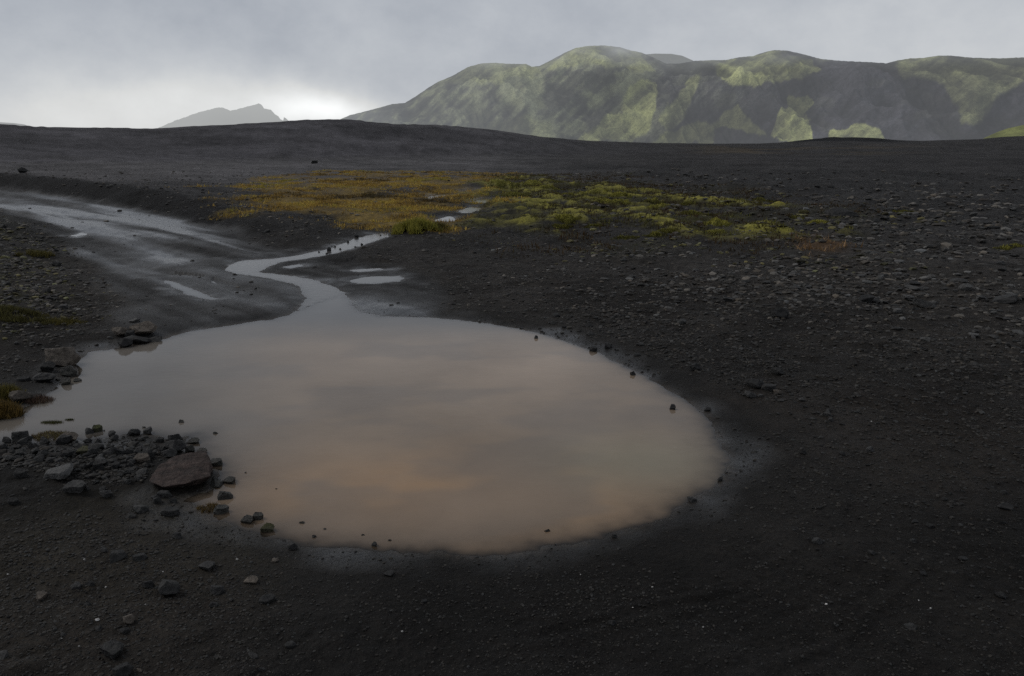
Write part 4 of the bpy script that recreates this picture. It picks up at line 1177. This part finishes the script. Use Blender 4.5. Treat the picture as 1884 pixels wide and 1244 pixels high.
def tussock(px, py, w, h_px, cols, label, seed, n=500, lean=0.8, name="grass_tuft", flat=False, rag=0.0):
    x, y, z = at(px, py)
    if z < ZW:
        x, y = plane(px, py, ZW); z = ZW
    dist = math.sqrt(x * x + y * y + CZ * CZ); W = w * dist / F / 2; H = h_px * dist / F
    rg = np.random.default_rng(seed)
    a = rg.uniform(0, 2 * PI, n * 3); q = np.sqrt(rg.uniform(0, 1, n * 3))
    ok = fbm(np.cos(a) * q * 3.0 + seed * 7, np.sin(a) * q * 3.0, 4, seed) - 0.5 * q + 0.35 > rag
    if rag: a, q = a[ok], q[ok]
    a, q = a[:n], q[:n]; n = len(a)
    P = np.stack([np.cos(a) * q * W, np.sin(a) * q * W * (0.35 if flat else 0.7), np.zeros(n)], 1)
    gzv = ground(P[:, 0] + x, P[:, 1] + y)
    P[:, 2] = np.maximum(gzv, ZW) - z - 0.005 + (0 if flat else H * 0.35 * (1 - q ** 2))
    c = np.array(cols)[rg.integers(0, len(cols), n)]
    V, Fc, CC = blades(P, np.full(n, H) * (1 - 0.4 * q), np.full(n, max(H * 0.07, 0.0035)), c, 4, rg, lean, 0.3, np.full(n, W * 0.08))
    if flat:
        V[:, 2] = np.minimum(V[:, 2], ZW - z + 0.012 + rg.uniform(0, 0.004, len(V)))
    link(name, mesh_np(name, V, Fc, M_BLADE, False, {"col": CC}), label, "grass", loc=(x, y, z))


GOLDC = [(0.15, 0.10, 0.03), (0.22, 0.14, 0.042), (0.09, 0.062, 0.02)]
OLIVE = [(0.12, 0.10, 0.028), (0.19, 0.155, 0.04), (0.07, 0.065, 0.02)]
LIME = [(0.30, 0.28, 0.05), (0.40, 0.35, 0.07), (0.20, 0.20, 0.04)]
tussock(10, 764, 50, 20, GOLDC, "golden brown grass tussock at the left frame edge by the water", 1, 700)
tussock(14, 730, 52, 17, OLIVE, "olive grass tussock behind the golden one at the left frame edge", 2, 600)
tussock(72, 738, 46, 10, [(0.09, 0.055, 0.045), (0.12, 0.08, 0.05)], "low reddish grass trailing along the left waterline", 3, 260, 0.95)
tussock(765, 425, 92, 18, LIME, "bright lime green grass patch at the head of the stream", 4, 1700, 0.85, rag=0.05)
tussock(800, 420, 70, 10, OLIVE, "olive grass to the right of the lime patch at the stream head", 5, 700, 0.9, rag=0.15)
tussock(30, 584, 110, 10, [(0.09, 0.085, 0.028), (0.15, 0.135, 0.04), (0.055, 0.05, 0.02)], "green moss and grass strip on the front of the left mound", 6, 1500, 0.95, rag=0.12)
tussock(110, 590, 80, 7, OLIVE, "fainter olive grass strip right of the green strip on the left mound", 7, 700, 0.95, rag=0.2)
tussock(62, 470, 60, 10, OLIVE, "thin yellowish growth among the stones on the left mound", 8, 300, 0.95, rag=0.25)
tussock(98, 802, 74, 6, [(0.14, 0.12, 0.04), (0.24, 0.20, 0.09), (0.08, 0.045, 0.03)], "tangle of wet yellowish weed on the waterline by the dark heap", 9, 420, 0.98, "water_weed", rag=0.1)
tussock(96, 778, 34, 8, [(0.055, 0.06, 0.014), (0.08, 0.08, 0.02)], "green streak of weed floating on the pond near the left shore", 10, 200, 0.97, "water_weed", True)
tussock(128, 773, 14, 6, [(0.04, 0.05, 0.01), (0.06, 0.06, 0.015)], "small green blot of weed floating right of the longer streak", 11, 90, 0.97, "water_weed", True)
tussock(385, 936, 50, 9, [(0.11, 0.075, 0.03), (0.16, 0.11, 0.04)], "short orange-brown grass on the bank under the red rock", 12, 160, 0.95)

# ------------------------------------------------------------------ sky and light
SUN_AZ, SUN_EL = math.radians(-72), math.radians(46)
w = bpy.data.worlds.new("World"); sc.world = w; w.use_nodes = True
nt = w.node_tree; nt.nodes.clear()
wo = N(nt, 'ShaderNodeOutputWorld')
sky = N(nt, 'ShaderNodeTexSky'); sky.sky_type = 'NISHITA'; sky.sun_disc = False
sky.sun_elevation = SUN_EL; sky.sun_rotation = SUN_AZ
bg1 = N(nt, 'ShaderNodeBackground'); L(nt, sky.outputs[0], bg1.inputs[0]); bg1.inputs[1].default_value = 0.05
tc = N(nt, 'ShaderNodeTexCoord').outputs['Generated']


def lobe(px, py, sx, sz, amp):
    d = ray(px, py); d = d / np.linalg.norm(d)
    v = N(nt, 'ShaderNodeVectorMath', operation='SUBTRACT'); L(nt, warped, v.inputs[0]); v.inputs[1].default_value = tuple(d)
    v2 = N(nt, 'ShaderNodeVectorMath', operation='MULTIPLY'); L(nt, v.outputs[0], v2.inputs[0]); v2.inputs[1].default_value = (1 / sx, 1 / sx, 1 / sz)
    v3 = N(nt, 'ShaderNodeVectorMath', operation='DOT_PRODUCT'); L(nt, v2.outputs[0], v3.inputs[0]); L(nt, v2.outputs[0], v3.inputs[1])
    return mathn(nt, 'MULTIPLY', mathn(nt, 'EXPONENT', mathn(nt, 'MULTIPLY', v3.outputs['Value'], -1.0)), amp)


mp = N(nt, 'ShaderNodeMapping'); mp.inputs['Scale'].default_value = (1, 1, 1.5); L(nt, tc, mp.inputs[0])
wn = N(nt, 'ShaderNodeTexNoise'); wn.inputs['Scale'].default_value = 9; wn.inputs['Detail'].default_value = 5; L(nt, mp.outputs[0], wn.inputs['Vector'])
wsub = N(nt, 'ShaderNodeVectorMath', operation='SUBTRACT'); L(nt, wn.outputs['Color'], wsub.inputs[0]); wsub.inputs[1].default_value = (0.5, 0.5, 0.5)
wmul = N(nt, 'ShaderNodeVectorMath', operation='MULTIPLY'); L(nt, wsub.outputs[0], wmul.inputs[0]); wmul.inputs[1].default_value = (0.11, 0.11, 0.045)
wadd = N(nt, 'ShaderNodeVectorMath', operation='ADD'); L(nt, tc, wadd.inputs[0]); L(nt, wmul.outputs[0], wadd.inputs[1])
warped = wadd.outputs[0]
sz_ = N(nt, 'ShaderNodeSeparateXYZ'); L(nt, tc, sz_.inputs[0])
up_ = sz_.outputs[2]
cl1 = noise_n(nt, mp.outputs[0], 4.0, 6, 0.55)
cl2 = noise_n(nt, mp.outputs[0], 11, 6, 0.6)
lum = maprange(nt, up_, 0.02, 0.50, 0.585, 0.25)
lum = mathn(nt, 'ADD', lum, maprange(nt, cl1, 0.3, 0.7, -0.040, 0.040))
lum = mathn(nt, 'ADD', lum, maprange(nt, cl2, 0.3, 0.7, -0.042, 0.042))
for a in ((575, 205, 0.055, 0.020, 0.36), (500, 180, 0.05, 0.018, 0.10), (645, 212, 0.05, 0.018, 0.14), (120, 225, 0.26, 0.042, 0.125), (420, 175, 0.12, 0.03, 0.10), (270, 190, 0.09, 0.05, 0.06), (1860, 60, 0.16, 0.05, 0.06), (800, 150, 0.12, 0.035, -0.03),
          (1280, 20, 0.4, 0.05, 0.03), (350, 30, 0.4, 0.07, -0.05)):
    lum = mathn(nt, 'ADD', lum, lobe(*a))
tint = N(nt, 'ShaderNodeMix', data_type='RGBA'); tint.inputs[6].default_value = (0.92, 0.985, 1.10, 1); tint.inputs[7].default_value = (0.985, 1.0, 1.0, 1)
L(nt, maprange(nt, lum, 0.42, 0.72, 0, 1), tint.inputs[0])
ccol = mulcol(nt, tint.outputs[2], lum)
bg2 = N(nt, 'ShaderNodeBackground'); L(nt, ccol, bg2.inputs[0]); bg2.inputs[1].default_value = 1.0
mxs = N(nt, 'ShaderNodeMixShader'); mxs.inputs[0].default_value = 0.93
L(nt, bg1.outputs[0], mxs.inputs[1]); L(nt, bg2.outputs[0], mxs.inputs[2]); L(nt, mxs.outputs[0], wo.inputs[0])

sun_d = bpy.data.lights.new("sun", 'SUN'); sun_d.energy = 0.8; sun_d.angle = math.radians(30); sun_d.color = (1.0, 0.96, 0.90)
sun = bpy.data.objects.new("sun", sun_d); COL.objects.link(sun)
dv = Vector((math.sin(SUN_AZ) * math.cos(SUN_EL), math.cos(SUN_AZ) * math.cos(SUN_EL), math.sin(SUN_EL)))
sun.rotation_euler = (-dv).to_track_quat('-Z', 'Y').to_euler()
sun.location = (0, 0, 50)

sc.render.engine = 'CYCLES'
sc.view_settings.view_transform = 'Standard'
sc.view_settings.look = 'None'
sc.view_settings.exposure = 0
sc.cycles.use_denoising = False
sc.cycles.max_bounces = 5
sc.cycles.diffuse_bounces = 2
sc.cycles.transparent_max_bounces = 8
